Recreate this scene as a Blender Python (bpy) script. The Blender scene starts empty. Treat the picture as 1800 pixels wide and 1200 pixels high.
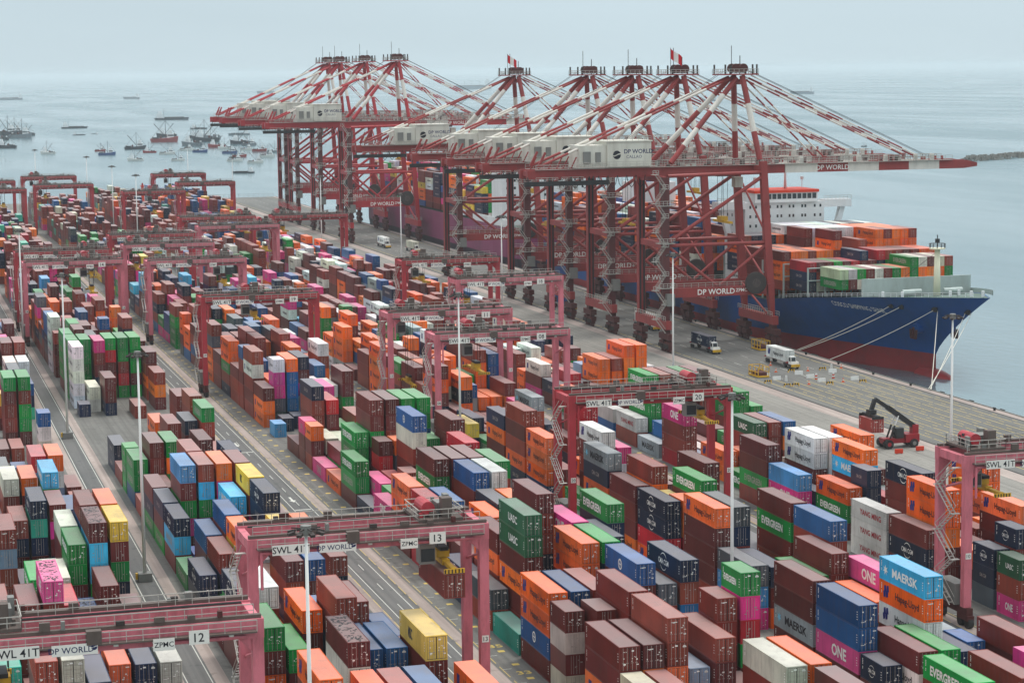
import bpy, math, random
import numpy as np
from mathutils import Matrix, Vector
R = random.Random(7)
rad = math.radians
sc = bpy.context.scene
col = sc.collection

# ------------------------------------------------------------------ camera, sky, sun, exposure
CAM_H = 74.5
def cam_basis(yaw, pitch, roll):
    fwd = Vector((math.sin(yaw)*math.cos(pitch), math.cos(yaw)*math.cos(pitch), -math.sin(pitch)))
    right = Vector((math.cos(yaw), -math.sin(yaw), 0)); up = right.cross(fwd)
    r = right*math.cos(roll) + up*math.sin(roll); u = -right*math.sin(roll) + up*math.cos(roll)
    return r, u, fwd
CR, CU, CF = cam_basis(rad(16.178), rad(7.1035), rad(-0.691))
cam = bpy.data.cameras.new('camera'); camo = bpy.data.objects.new('camera', cam); col.objects.link(camo)
m = Matrix((CR, CU, -CF)).transposed().to_4x4(); m.translation = (0, 0, CAM_H); camo.matrix_world = m
cam.sensor_width = 36; cam.lens = 36*3825.8/1800; cam.clip_start = 1; cam.clip_end = 90000
sc.camera = camo
def ray_hit(px, py, z):          # world point on the level z that the photograph shows at a pixel
    d = CF + CR*((px-900)/3825.8) - CU*((py-600)/3825.8)
    k = (z-CAM_H)/d.z
    return Vector((0, 0, CAM_H)) + d*k

SUN_EL, SUN_AZ = 70, 50          # a high sun behind thin cloud, ahead and right of the camera
w = bpy.data.worlds.new('World'); sc.world = w; w.use_nodes = True
nt = w.node_tree; nt.nodes.clear()
def N(t, k, **kw):
    n = t.nodes.new(k)
    for a, b in kw.items(): setattr(n, a, b)
    return n
out = N(nt, 'ShaderNodeOutputWorld'); bg = N(nt, 'ShaderNodeBackground')
sky = N(nt, 'ShaderNodeTexSky', sky_type='NISHITA', sun_disc=False, sun_elevation=rad(SUN_EL), sun_rotation=rad(SUN_AZ), air_density=1.6, dust_density=6.0, ozone_density=2.0)
# overcast: an even veil of cloud, brighter overhead than at the horizon, over a little of the clear sky
tc = N(nt, 'ShaderNodeTexCoord'); sx = N(nt, 'ShaderNodeSeparateXYZ'); nt.links.new(tc.outputs['Generated'], sx.inputs[0])
ramp = N(nt, 'ShaderNodeValToRGB'); nt.links.new(sx.outputs['Z'], ramp.inputs[0])
e = ramp.color_ramp.elements
e[0].position = 0.0; e[0].color = (.40, .485, .525, 1); e[1].position = 1.0; e[1].color = (.955, .985, 1.0, 1)
e2 = ramp.color_ramp.elements.new(0.05); e2.color = (.385, .470, .515, 1)
cl = N(nt, 'ShaderNodeTexNoise'); cl.inputs['Scale'].default_value = 2.2; cl.inputs['Detail'].default_value = 4
mp = N(nt, 'ShaderNodeMapping'); mp.inputs['Scale'].default_value = (1, 1, 9)
nt.links.new(tc.outputs['Generated'], mp.inputs[0]); nt.links.new(mp.outputs[0], cl.inputs[0])
cr = N(nt, 'ShaderNodeMapRange'); cr.inputs[1].default_value = .3; cr.inputs[2].default_value = .7; cr.inputs[3].default_value = 12.6; cr.inputs[4].default_value = 13.8
nt.links.new(cl.outputs[0], cr.inputs[0])
mulc = N(nt, 'ShaderNodeVectorMath', operation='SCALE'); nt.links.new(ramp.outputs[0], mulc.inputs[0]); nt.links.new(cr.outputs[0], mulc.inputs['Scale'])
mx = N(nt, 'ShaderNodeMix', data_type='RGBA'); mx.inputs[0].default_value = 0.92
nt.links.new(sky.outputs[0], mx.inputs[6]); nt.links.new(mulc.outputs[0], mx.inputs[7])
nt.links.new(mx.outputs[2], bg.inputs[0]); bg.inputs[1].default_value = 0.1
nt.links.new(bg.outputs[0], out.inputs[0])
sl = bpy.data.lights.new('sun', 'SUN'); sl.energy = 1.5; sl.angle = rad(16); sl.color = (1.0, 0.96, 0.9)
so = bpy.data.objects.new('sun', sl); col.objects.link(so)
sd = Vector((math.sin(rad(SUN_AZ))*math.cos(rad(SUN_EL)), math.cos(rad(SUN_AZ))*math.cos(rad(SUN_EL)), math.sin(rad(SUN_EL))))
so.rotation_euler = sd.to_track_quat('Z', 'Y').to_euler(); so.location = (0, 0, 400)
sc.view_settings.view_transform = 'Standard'; sc.view_settings.look = 'None'; sc.view_settings.exposure = 0.3; sc.view_settings.gamma = 1
sc.render.engine = 'CYCLES'
sc.cycles.use_denoising = True; sc.cycles.max_bounces = 5; sc.cycles.diffuse_bounces = 2; sc.cycles.glossy_bounces = 2
sc.cycles.transmission_bounces = 2; sc.cycles.volume_bounces = 1; sc.cycles.caustics_reflective = False; sc.cycles.caustics_refractive = False
sc.cycles.use_adaptive_sampling = True; sc.cycles.adaptive_threshold = 0.02

# ------------------------------------------------------------------ materials
MT = {}
def srgb(*c): return tuple(((v/255)/12.92 if v/255 <= .04045 else (((v/255)+.055)/1.055)**2.4) for v in c)
def new_mat(name):
    mt = bpy.data.materials.new(name); mt.use_nodes = True; t = mt.node_tree
    return mt, t, t.nodes['Principled BSDF']
def grime(t, base_out, dirt, amount, scale, stretch=(1, 1, .25), lo=.45, hi=.75, coord='Object'):
    co = N(t, 'ShaderNodeTexCoord'); mp = N(t, 'ShaderNodeMapping'); mp.inputs['Scale'].default_value = stretch
    t.links.new(co.outputs[coord], mp.inputs[0])
    nz = N(t, 'ShaderNodeTexNoise'); nz.inputs['Scale'].default_value = scale; nz.inputs['Detail'].default_value = 6; nz.inputs['Roughness'].default_value = .65
    t.links.new(mp.outputs[0], nz.inputs[0])
    mr = N(t, 'ShaderNodeMapRange'); mr.inputs[1].default_value = lo; mr.inputs[2].default_value = hi; mr.inputs[4].default_value = amount
    t.links.new(nz.outputs[0], mr.inputs[0])
    mx = N(t, 'ShaderNodeMix', data_type='RGBA'); t.links.new(mr.outputs[0], mx.inputs[0])
    if isinstance(base_out, tuple): mx.inputs[6].default_value = (*base_out, 1)
    else: t.links.new(base_out, mx.inputs[6])
    mx.inputs[7].default_value = (*dirt, 1)
    return mx.outputs[2], nz
def paint(name, c, rough=.55, dirt=(.09, .065, .05), amount=.35, scale=.35, metal=0, stretch=(1, 1, .25), bump=0):
    mt, t, b = new_mat(name)
    o, nz = grime(t, c, dirt, amount, scale, stretch)
    o2, nz2 = grime(t, o, tuple(min(1, v*1.25+.02) for v in c), .35, scale*.23, (1, 1, 1), .4, .7)
    t.links.new(o2, b.inputs['Base Color']); b.inputs['Roughness'].default_value = rough; b.inputs['Metallic'].default_value = metal
    b.inputs['Specular IOR Level'].default_value = .35
    if bump:
        bp = N(t, 'ShaderNodeBump'); bp.inputs['Strength'].default_value = bump; bp.inputs['Distance'].default_value = .05
        t.links.new(nz.outputs[0], bp.inputs['Height']); t.links.new(bp.outputs[0], b.inputs['Normal'])
    MT[name] = mt; return mt
def flat(name, c, rough=.6, spec=.3):
    mt, t, b = new_mat(name); b.inputs['Base Color'].default_value = (*c, 1); b.inputs['Roughness'].default_value = rough
    b.inputs['Specular IOR Level'].default_value = spec; MT[name] = mt; return mt

paint('crane_red', srgb(146, 54, 52), .5, (.07, .03, .028), .45, .5)
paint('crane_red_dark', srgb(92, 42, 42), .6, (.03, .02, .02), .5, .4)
paint('crane_red_new', srgb(168, 38, 46), .45, (.12, .03, .03), .25, .4)
paint('crane_white', srgb(214, 208, 198), .5, (.20, .17, .14), .35, .5)
paint('crane_dark', srgb(58, 50, 48), .7, (.03, .025, .02), .4, .6)
paint('gantry_pink', srgb(204, 112, 124), .5, (.13, .045, .045), .62, .9)
paint('gantry_red', srgb(170, 46, 56), .45, (.10, .03, .03), .5, .9)
paint('rust', srgb(78, 34, 32), .75, (.05, .03, .025), .5, .7)
paint('steel_grey', srgb(120, 120, 116), .55, (.10, .09, .08), .4, .6)
paint('rail_grey', srgb(176, 172, 164), .5, (.2, .17, .14), .3, 1.2)
paint('beam_brown', srgb(92, 80, 74), .7, (.05, .04, .035), .4, .6)
paint('spreader_yellow', srgb(206, 160, 34), .5, (.12, .09, .03), .45, .8)
paint('house_white', srgb(206, 204, 192), .55, (.22, .19, .14), .5, .35, stretch=(1, 1, .12))
paint('ship_white', srgb(222, 224, 224), .45, (.30, .24, .18), .25, .25, stretch=(1, 1, .12))
paint('ship_grey', srgb(168, 180, 176), .55, (.16, .15, .13), .45, .3)
paint('deck_green', srgb(84, 106, 98), .7, (.12, .10, .08), .4, .3)
paint('mast_cream', srgb(228, 224, 196), .5, (.3, .22, .12), .25, .5)
paint('pole_grey', srgb(224, 224, 220), .45, (.25, .22, .2), .3, .5)
paint('rubber', srgb(36, 35, 35), .8, (.06, .05, .05), .4, 1.0)
paint('machine_red', srgb(150, 26, 36), .4, (.08, .03, .03), .3, .8)
paint('machine_black', srgb(32, 32, 34), .5, (.06, .055, .05), .4, .8)
paint('cab_white', srgb(226, 226, 222), .4, (.25, .2, .16), .25, .8)
paint('barrier_white', srgb(214, 214, 210), .6, (.3, .26, .2), .3, 1.0)
paint('cone_orange', srgb(214, 92, 40), .55, (.2, .1, .06), .3, 1.0)
paint('rock', srgb(122, 118, 110), .85, (.08, .075, .07), .6, .25, bump=.4)
flat('glass_dark', (.025, .03, .035), .12, .5)
flat('lettering_white', srgb(232, 232, 226), .55)
flat('lettering_dark', srgb(24, 24, 34), .55)
flat('lettering_red', srgb(168, 30, 44), .55)
flat('lettering_blue', srgb(30, 40, 116), .55)
flat('lettering_cyan', srgb(120, 196, 226), .55)
flat('lettering_navy', srgb(36, 44, 84), .55)
flat('sign_white', srgb(226, 224, 216), .55)
flat('line_yellow', srgb(204, 178, 96), .75)
flat('line_white', srgb(204, 204, 196), .75)
flat('flag_red', srgb(196, 20, 36), .8)
flat('hull_red_boot', srgb(140, 44, 46), .5)
flat('rope', srgb(206, 202, 190), .8)
flat('signal_red', srgb(206, 60, 34), .5)

def container_mat(name, roof=False, attr=False):
    mt, t, b = new_mat(name)
    if attr:
        at = N(t, 'ShaderNodeAttribute', attribute_name='col'); c = at.outputs['Color']
    else:
        at = N(t, 'ShaderNodeObjectInfo'); c = at.outputs['Color']
    co = N(t, 'ShaderNodeTexCoord'); geo = N(t, 'ShaderNodeNewGeometry')
    # vertical rust and dirt streaks, different on each container by world position
    mp = N(t, 'ShaderNodeMapping'); mp.inputs['Scale'].default_value = (1.6, 1.6, .22) if not roof else (.8, .5, 1)
    t.links.new(geo.outputs['Position'], mp.inputs[0])
    nz = N(t, 'ShaderNodeTexNoise'); nz.inputs['Scale'].default_value = .9; nz.inputs['Detail'].default_value = 6; nz.inputs['Roughness'].default_value = .7
    t.links.new(mp.outputs[0], nz.inputs[0])
    mr = N(t, 'ShaderNodeMapRange'); mr.inputs[1].default_value = .5; mr.inputs[2].default_value = .78; mr.inputs[4].default_value = .5
    t.links.new(nz.outputs[0], mr.inputs[0])
    big = N(t, 'ShaderNodeTexNoise'); big.inputs['Scale'].default_value = .16; big.inputs['Detail'].default_value = 3
    t.links.new(geo.outputs['Position'], big.inputs[0])
    mrb = N(t, 'ShaderNodeMapRange'); mrb.inputs[1].default_value = .3; mrb.inputs[2].default_value = .7; mrb.inputs[3].default_value = .7; mrb.inputs[4].default_value = 1.22
    t.links.new(big.outputs[0], mrb.inputs[0])
    sc_ = N(t, 'ShaderNodeVectorMath', operation='SCALE'); t.links.new(c, sc_.inputs[0]); t.links.new(mrb.outputs[0], sc_.inputs['Scale'])
    m1 = N(t, 'ShaderNodeMix', data_type='RGBA'); t.links.new(mr.outputs[0], m1.inputs[0]); t.links.new(sc_.outputs[0], m1.inputs[6]); m1.inputs[7].default_value = (.075, .05, .04, 1)
    sp = N(t, 'ShaderNodeTexNoise'); sp.inputs['Scale'].default_value = 2.6; sp.inputs['Detail'].default_value = 8; sp.inputs['Roughness'].default_value = .75; t.links.new(geo.outputs['Position'], sp.inputs[0])
    msp = N(t, 'ShaderNodeMapRange'); msp.inputs[1].default_value = .62; msp.inputs[2].default_value = .74; msp.inputs[4].default_value = .55; t.links.new(sp.outputs[0], msp.inputs[0])
    m4 = N(t, 'ShaderNodeMix', data_type='RGBA'); t.links.new(msp.outputs[0], m4.inputs[0]); t.links.new(m1.outputs[2], m4.inputs[6]); m4.inputs[7].default_value = (.16, .085, .06, 1)
    o = m4.outputs[2]
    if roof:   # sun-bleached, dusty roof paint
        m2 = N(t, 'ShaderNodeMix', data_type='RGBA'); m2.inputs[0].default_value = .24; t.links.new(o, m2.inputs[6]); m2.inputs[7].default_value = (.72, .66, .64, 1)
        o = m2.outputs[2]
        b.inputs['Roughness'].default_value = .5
    else: b.inputs['Roughness'].default_value = .42
    t.links.new(o, b.inputs['Base Color']); b.inputs['Specular IOR Level'].default_value = .4 if roof else .22
    MT[name] = mt
for nm, rf, at in (('container_side', 0, 0), ('container_roof', 1, 0), ('container_side_far', 0, 1), ('container_roof_far', 1, 1)): container_mat(nm, rf, at)
flat('lock_rod', srgb(150, 140, 134), .45, .5)

# ------------------------------------------------------------------ mesh helpers
class MB:
    def __init__(s): s.v = []; s.f = []; s.m = []; s.cur = 0
    def mat(s, i): s.cur = i; return s
    def face(s, idx): s.f.append(idx); s.m.append(s.cur)
    def quad(s, a, b, c, d):
        n = len(s.v); s.v += [tuple(a), tuple(b), tuple(c), tuple(d)]; s.face((n, n+1, n+2, n+3)); return s
    def box(s, x0, x1, y0, y1, z0, z1):
        n = len(s.v)
        s.v += [(x0, y0, z0), (x1, y0, z0), (x1, y1, z0), (x0, y1, z0), (x0, y0, z1), (x1, y0, z1), (x1, y1, z1), (x0, y1, z1)]
        for f in ((0, 3, 2, 1), (4, 5, 6, 7), (0, 1, 5, 4), (1, 2, 6, 5), (2, 3, 7, 6), (3, 0, 4, 7)): s.face(tuple(n+i for i in f))
        return s
    def bar(s, a, b, wx, wy=None, tw=None):
        """square tube from a to b, optional taper tw at b"""
        a = Vector(a); b = Vector(b); wy = wy or wx; d = (b-a).normalized()
        up = Vector((0, 0, 1)) if abs(d.z) < .9 else Vector((0, 1, 0))
        r = d.cross(up).normalized(); u = r.cross(d).normalized(); k = (tw or 1)
        n = len(s.v)
        for p, q in ((a, 1), (b, k)):
            for i, j in ((-1, -1), (1, -1), (1, 1), (-1, 1)): s.v.append(tuple(p + r*(i*wx*q/2) + u*(j*wy*q/2)))
        for f in ((0, 1, 2, 3), (7, 6, 5, 4), (0, 4, 5, 1), (1, 5, 6, 2), (2, 6, 7, 3), (3, 7, 4, 0)): s.face(tuple(n+i for i in f))
        return s
    def cyl(s, a, b, r, n=8, r2=None, cap=True):
        a = Vector(a); b = Vector(b); d = (b-a).normalized(); up = Vector((0, 0, 1)) if abs(d.z) < .9 else Vector((1, 0, 0))
        x = d.cross(up).normalized(); y = x.cross(d).normalized(); r2 = r if r2 is None else r2
        k = len(s.v)
        for p, q in ((a, r), (b, r2)):
            for i in range(n):
                t = 2*math.pi*i/n; s.v.append(tuple(p + x*(math.cos(t)*q) + y*(math.sin(t)*q)))
        for i in range(n):
            j = (i+1) % n; s.face((k+i, k+j, k+n+j, k+n+i))
        if cap: s.face(tuple(k+i for i in reversed(range(n)))); s.face(tuple(k+n+i for i in range(n)))
        return s
    def bands(s, a, b, r, seg, n=6, first=0):
        """tube with alternating material bands"""
        a = Vector(a); b = Vector(b); c0 = s.cur
        for i in range(seg):
            s.cur = (i+first) % 2; s.cyl(a.lerp(b, i/seg), a.lerp(b, (i+1)/seg), r, n, cap=(i in (0, seg-1)))
        s.cur = c0; return s
    def rail(s, pts, h=1.1, step=2.0, r=.045):
        """handrail with posts along a polyline of walkway edge points"""
        for a, b in zip(pts[:-1], pts[1:]):
            a = Vector(a); b = Vector(b); L = (b-a).length; k = max(1, int(L/step)); up = Vector((0, 0, h))
            s.bar(a+up, b+up, r*2); s.bar(a+up*.5, b+up*.5, r*1.5)
            for i in range(k+1): p = a.lerp(b, i/k); s.bar(p, p+up, r*1.6)
        return s
    def mesh(s, name, mats):
        me = bpy.data.meshes.new(name); me.from_pydata(s.v, [], s.f)
        for mm in mats: me.materials.append(MT[mm] if isinstance(mm, str) else mm)
        if len(mats) > 1: me.polygons.foreach_set('material_index', s.m)
        me.update(); return me
    def obj(s, name, mats, parent=None, **tags):
        if isinstance(mats, str): mats = [mats]
        o = bpy.data.objects.new(name, s.mesh(name, mats)); col.objects.link(o); o.parent = parent
        for k, v in tags.items(): o[k] = v
        return o
def smooth(o):
    o.data.polygons.foreach_set('use_smooth', [True]*len(o.data.polygons)); return o
def thing(name, label, cat, loc=(0, 0, 0), rz=0, group=None):
    o = bpy.data.objects.new(name, None); col.objects.link(o); o.location = loc; o.rotation_euler = (0, 0, rz); o.empty_display_size = .5
    o['label'] = label; o['category'] = cat
    if group: o['group'] = group
    return o
KIDS = {}
def kids(o): return [c for c in bpy.data.objects if c.parent == o]
def tree_of(o):
    return (o, [tree_of(c) for c in kids(o)])
def copy_tree(tr, parent=None, swap=None):
    o, ch = tr; c = o.copy(); col.objects.link(c); c.parent = parent
    if swap and c.type == 'MESH':
        for i, sl_ in enumerate(c.material_slots):
            nm = sl_.material.name if sl_.material else ''
            if nm in swap: sl_.link = 'OBJECT'; sl_.material = MT[swap[nm]]
    for q in ch: copy_tree(q, c, swap)
    return c
TXT = {}
def text_mesh(s, size=1.0, bold=.0, mat='lettering_white', sx=1.0):
    """text as a flat mesh in the local XY plane, origin bottom left; returns (mesh, width, height)"""
    key = (s, size, bold, mat, sx)
    if key in TXT: return TXT[key]
    cu = bpy.data.curves.new('lettering', 'FONT'); cu.body = s; cu.size = size; cu.offset = bold; cu.resolution_u = 2; cu.fill_mode = 'FRONT'
    o = bpy.data.objects.new('lettering', cu); col.objects.link(o)
    dg = bpy.context.evaluated_depsgraph_get(); me = bpy.data.meshes.new_from_object(o.evaluated_get(dg))
    bpy.data.objects.remove(o); bpy.data.curves.remove(cu)
    n = len(me.vertices); a = np.zeros(n*3); me.vertices.foreach_get('co', a); a = a.reshape(-1, 3)
    a[:, 0] = (a[:, 0]-a[:, 0].min())*sx; a[:, 1] -= a[:, 1].min(); a[:, 2] = 0
    me.vertices.foreach_set('co', a.ravel()); me.materials.clear(); me.materials.append(MT[mat]); me.update()
    TXT[key] = (me, float(a[:, 0].max()), float(a[:, 1].max())); return TXT[key]
FACE = {'-x': Matrix(((0, 0, -1), (-1, 0, 0), (0, 1, 0))), '-y': Matrix(((1, 0, 0), (0, 0, -1), (0, 1, 0))), '+z': Matrix(((1, 0, 0), (0, 1, 0), (0, 0, 1)))}
def put_text(s, loc, face, parent, h=1.0, bold=0, mat='lettering_white', sx=1.0, center=True, name='lettering', width=None):
    """lay a line of text of cap height h on a face; loc is its centre (or bottom left)"""
    me, wd, ht = text_mesh(s, 1.0, bold, mat, sx)
    k = h/ht if not any(ch in s for ch in 'gpyQ') else h/ht*1.25
    kx = width/wd if width else k
    o = bpy.data.objects.new(name, me); col.objects.link(o); o.parent = parent
    M = FACE[face].to_4x4(); off = M @ Vector((-wd*kx/2, -ht*k/2, 0)) if center else Vector((0, 0, 0))
    mw = Matrix.Translation(Vector(loc)+off) @ M @ Matrix.Diagonal((kx, k, k, 1)); o.matrix_local = mw
    return o

ORD = ['zeroth', 'first', 'second', 'third', 'fourth', 'fifth', 'sixth', 'seventh', 'eighth', 'ninth', 'tenth', 'eleventh', 'twelfth', 'thirteenth', 'fourteenth', 'fifteenth', 'sixteenth', 'seventeenth', 'eighteenth', 'nineteenth', 'twentieth']
ORD += ['twenty-'+o for o in ORD[1:10]] + ['thirtieth'] + ['thirty-'+o for o in ORD[1:10]] + ['fortieth'] + ['forty-'+o for o in ORD[1:10]]

# ------------------------------------------------------------------ ground, quay, roads
def ground_mat(name, c1, c2, scale=.05, crack=True):
    mt, t, b = new_mat(name)
    geo = N(t, 'ShaderNodeNewGeometry')
    n1 = N(t, 'ShaderNodeTexNoise'); n1.inputs['Scale'].default_value = scale; n1.inputs['Detail'].default_value = 8; n1.inputs['Roughness'].default_value = .7
    mp = N(t, 'ShaderNodeMapping'); mp.inputs['Scale'].default_value = (1, .3, 1); t.links.new(geo.outputs['Position'], mp.inputs[0]); t.links.new(mp.outputs[0], n1.inputs[0])
    mr = N(t, 'ShaderNodeMapRange'); mr.inputs[1].default_value = .35; mr.inputs[2].default_value = .65; t.links.new(n1.outputs[0], mr.inputs[0])
    mx = N(t, 'ShaderNodeMix', data_type='RGBA'); t.links.new(mr.outputs[0], mx.inputs[0]); mx.inputs[6].default_value = (*c1, 1); mx.inputs[7].default_value = (*c2, 1)
    # tyre wear along the driving direction
    mp2 = N(t, 'ShaderNodeMapping'); mp2.inputs['Scale'].default_value = (1.1, .012, 1); t.links.new(geo.outputs['Position'], mp2.inputs[0])
    n2 = N(t, 'ShaderNodeTexNoise'); n2.inputs['Scale'].default_value = 1; n2.inputs['Detail'].default_value = 4; t.links.new(mp2.outputs[0], n2.inputs[0])
    mr2 = N(t, 'ShaderNodeMapRange'); mr2.inputs[1].default_value = .45; mr2.inputs[2].default_value = .72; mr2.inputs[4].default_value = .6; t.links.new(n2.outputs[0], mr2.inputs[0])
    m2 = N(t, 'ShaderNodeMix', data_type='RGBA'); t.links.new(mr2.outputs[0], m2.inputs[0]); t.links.new(mx.outputs[2], m2.inputs[6]); m2.inputs[7].default_value = (*[v*.55 for v in c1], 1)
    o = m2.outputs[2]
    if crack:  # paver joints
        bk = N(t, 'ShaderNodeTexBrick'); bk.inputs['Scale'].default_value = .35; bk.inputs['Mortar Size'].default_value = .012
        bk.inputs['Color1'].default_value = (1, 1, 1, 1); bk.inputs['Color2'].default_value = (.86, .86, .86, 1); bk.inputs['Mortar'].default_value = (.72, .71, .7, 1)
        t.links.new(geo.outputs['Position'], bk.inputs[0])
        m3 = N(t, 'ShaderNodeMix', data_type='RGBA', blend_type='MULTIPLY'); m3.inputs[0].default_value = .8; t.links.new(o, m3.inputs[6]); t.links.new(bk.outputs[0], m3.inputs[7]); o = m3.outputs[2]
    # oil stains and patched slabs
    n3 = N(t, 'ShaderNodeTexNoise'); n3.inputs['Scale'].default_value = .42; n3.inputs['Detail'].default_value = 5; n3.inputs['Roughness'].default_value = .6; t.links.new(geo.outputs['Position'], n3.inputs[0])
    mr3 = N(t, 'ShaderNodeMapRange'); mr3.inputs[1].default_value = .58; mr3.inputs[2].default_value = .72; mr3.inputs[4].default_value = .6; t.links.new(n3.outputs[0], mr3.inputs[0])
    m5 = N(t, 'ShaderNodeMix', data_type='RGBA'); t.links.new(mr3.outputs[0], m5.inputs[0]); t.links.new(o, m5.inputs[6]); m5.inputs[7].default_value = (*[v*.4 for v in c1], 1); o = m5.outputs[2]
    t.links.new(o, b.inputs['Base Color']); b.inputs['Roughness'].default_value = .75; b.inputs['Specular IOR Level'].default_value = .3
    MT[name] = mt
ground_mat('pavers', srgb(104, 103, 99), srgb(126, 124, 119), .06)
ground_mat('asphalt', srgb(92, 92, 91), srgb(108, 107, 105), .05, False)
ground_mat('apron', srgb(92, 92, 90), srgb(116, 115, 110), .04, False)
ground_mat('apron_light', srgb(128, 125, 119), srgb(144, 141, 134), .05)
ground_mat('strip_concrete', srgb(152, 138, 131), srgb(174, 160, 152), .12, False)

QE = 231.4; YEND = 1310; WL = -3.5
g = MB().box(-500, QE-.0, -300, YEND, -6, 0).obj('ground', 'pavers', kind='structure')
def sheet(name, mat, rects, z, parent=None):
    mb = MB()
    for x0, x1, y0, y1 in rects: mb.quad((x0, y0, z), (x1, y0, z), (x1, y1, z), (x0, y1, z))
    return mb.obj(name, mat, parent, kind='structure')
BLK = {'B0': (6.1, 32.7), 'B1': (38.1, 64.2), 'B2': (71.1, 97.7), 'B3': (104.0, 130.6), 'B4': (136.9, 163.5)}
ROW0 = {'B0': 11.2, 'B1': 40.3, 'B2': 76.2, 'B3': 109.1, 'B4': 142.0}
def rowx(b, r): return 28.3-2.85*(r-1) if b == 'B0' else ROW0[b]+2.85*(r-1)
YA, YB = 120, 1250
sheet('truck_lane', 'asphalt', [(33.6, 37.2, YA, YB), (65.1, 70.1, YA, YB), (98.6, 103.1, YA, YB), (131.5, 136.0, YA, YB), (7.2, 10.9, YA, YB), (105.0, 108.6, YA, YB), (138.0, 141.6, YA, YB), (60.4, 63.2, YA, YB)], .004)
sheet('quay_apron', 'apron', [(199.0, 228.6, 100, YEND)], .004)
sheet('back_reach_apron', 'apron_light', [(164.6, 194.6, 100, YEND)], .004)
sheet('apron_strip', 'strip_concrete', [(194.6, 198.2, 100, YEND), (229.4, 231.3, 100, YEND)], .008)
st = MB()
for b, (x0, x1) in BLK.items():
    for x in (x0, x1): st.quad((x-.85, YA, .008), (x+.85, YA, .008), (x+.85, YB, .008), (x-.85, YB, .008))
st.obj('gantry_runway', 'strip_concrete', kind='structure')
mk = MB()
def line(x, y0, y1, wd=.14, m=0, dash=None):
    mk.mat(m)
    if dash is None: mk.quad((x-wd/2, y0, .014), (x+wd/2, y0, .014), (x+wd/2, y1, .014), (x-wd/2, y1, .014))
    else:
        y = y0
        while y < y1: mk.quad((x-wd/2, y, .014), (x+wd/2, y, .014), (x+wd/2, y+dash[0], .014), (x-wd/2, y+dash[0], .014)); y += dash[0]+dash[1]
for x in (33.9, 36.9, 66.1, 69.2, 99.6, 102.4, 132.4, 135.2): line(x, YA, YB, .12, 1)
for x in (65.0, 70.2, 72.4, 98.6, 103.0, 105.2, 131.6, 136.1, 138.2): line(x, YA, YB, .1, 0, (5, 1.6))
for x in (67.7, 101.0): line(x, YA, YB, .12, 1, (4, 9))
for bx in (72.5, 105.4, 138.4):       # bay ticks and worn yellow slot marks beside the first row
    y = 150
    while y < 700:
        mk.mat(1).quad((bx, y, .014), (bx+1.1, y, .014), (bx+1.1, y+.12, .014), (bx, y+.12, .014))
        mk.mat(0).quad((bx+1.7, y+1.4, .014), (bx+2.6, y+1.4, .014), (bx+2.6, y+2.3, .014), (bx+1.7, y+2.3, .014))
        y += 6.6
for i in range(9):
    x = 201.5+3.1*i; line(x, 100, 474, .16, 0, (13+2*(i % 3), .9))
    line(x+1.5, 100, 458, .14, 0, (2.2, 6.5))
for x in (200.4, 227.2): line(x, 474, YEND, .16, 0, (6, 1.2))
for x in (207.0, 214.0, 221.0): line(x, 480, YEND, .13, 1, (5, 8))
for bx, yy in ((67.2, 432), (67.4, 372)):      # lane arrows and bars
    mk.mat(1).quad((bx-.2, yy, .014), (bx+.2, yy, .014), (bx+.2, yy+3, .014), (bx-.2, yy+3, .014))
    n = len(mk.v); mk.v += [(bx-.6, yy, .014), (bx, yy-1.8, .014), (bx+.6, yy, .014)]; mk.face((n, n+1, n+2))
    mk.quad((66.3, yy-9, .014), (69.0, yy-9, .014), (69.0, yy-8.5, .014), (66.3, yy-8.5, .014))
mk.obj('lane_marking', ['line_yellow', 'line_white'], kind='structure')
sheet('crane_rail', 'rubber', [(198.35, 198.85, 100, YEND), (228.75, 229.25, 100, YEND)], .012)
for s_, yy in (('33', 253.5), ('31', 240.3), ('35', 266.7)):
    put_text(s_, (74.6, yy, .016), '+z', None, 1.5, .02, 'line_yellow', name='bay_number')['kind'] = 'structure'
# quay edge: coping, fenders, bollards
MB().box(QE, QE+.25, 100, YEND, -1.2, .18).obj('quay_coping', 'steel_grey', kind='structure')
k = 0
for y in list(range(392, 520, 14))+list(range(520, 1300, 28)):
    t = thing('fender', 'black rubber fender on the quay wall, %s one from the right' % ORD[k+1], 'fender', (QE+.25, y, -1.3), 0, 'fenders along the quay wall'); k += 1
    MB().box(0, .45, -.55, .55, -1.0, .9).obj('backing_plate', 'crane_dark', t)
    MB().cyl((.45, -.35, -.1), (1.1, -.35, -.1), .5, 10).obj('cone', 'rubber', t); MB().cyl((.45, .45, -.1), (1.1, .45, -.1), .42, 10).obj('cone', 'rubber', t)
    MB().box(1.1, 1.35, -.95, .95, -.9, 1.3).obj('face_panel', 'machine_black', t)
k = 0
for y in list(range(399, 600, 20)):
    t = thing('bollard', 'dark mooring bollard on the quay edge, %s one from the right' % ORD[k+1], 'bollard', (230.35, y, .01), 0, 'mooring bollards'); k += 1
    MB().cyl((0, 0, 0), (0, 0, .5), .3, 10, .24).obj('stem', 'machine_black', t); MB().bar((0, -.45, .55), (0, .45, .55), .35, .25).obj('horn', 'machine_black', t)

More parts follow.
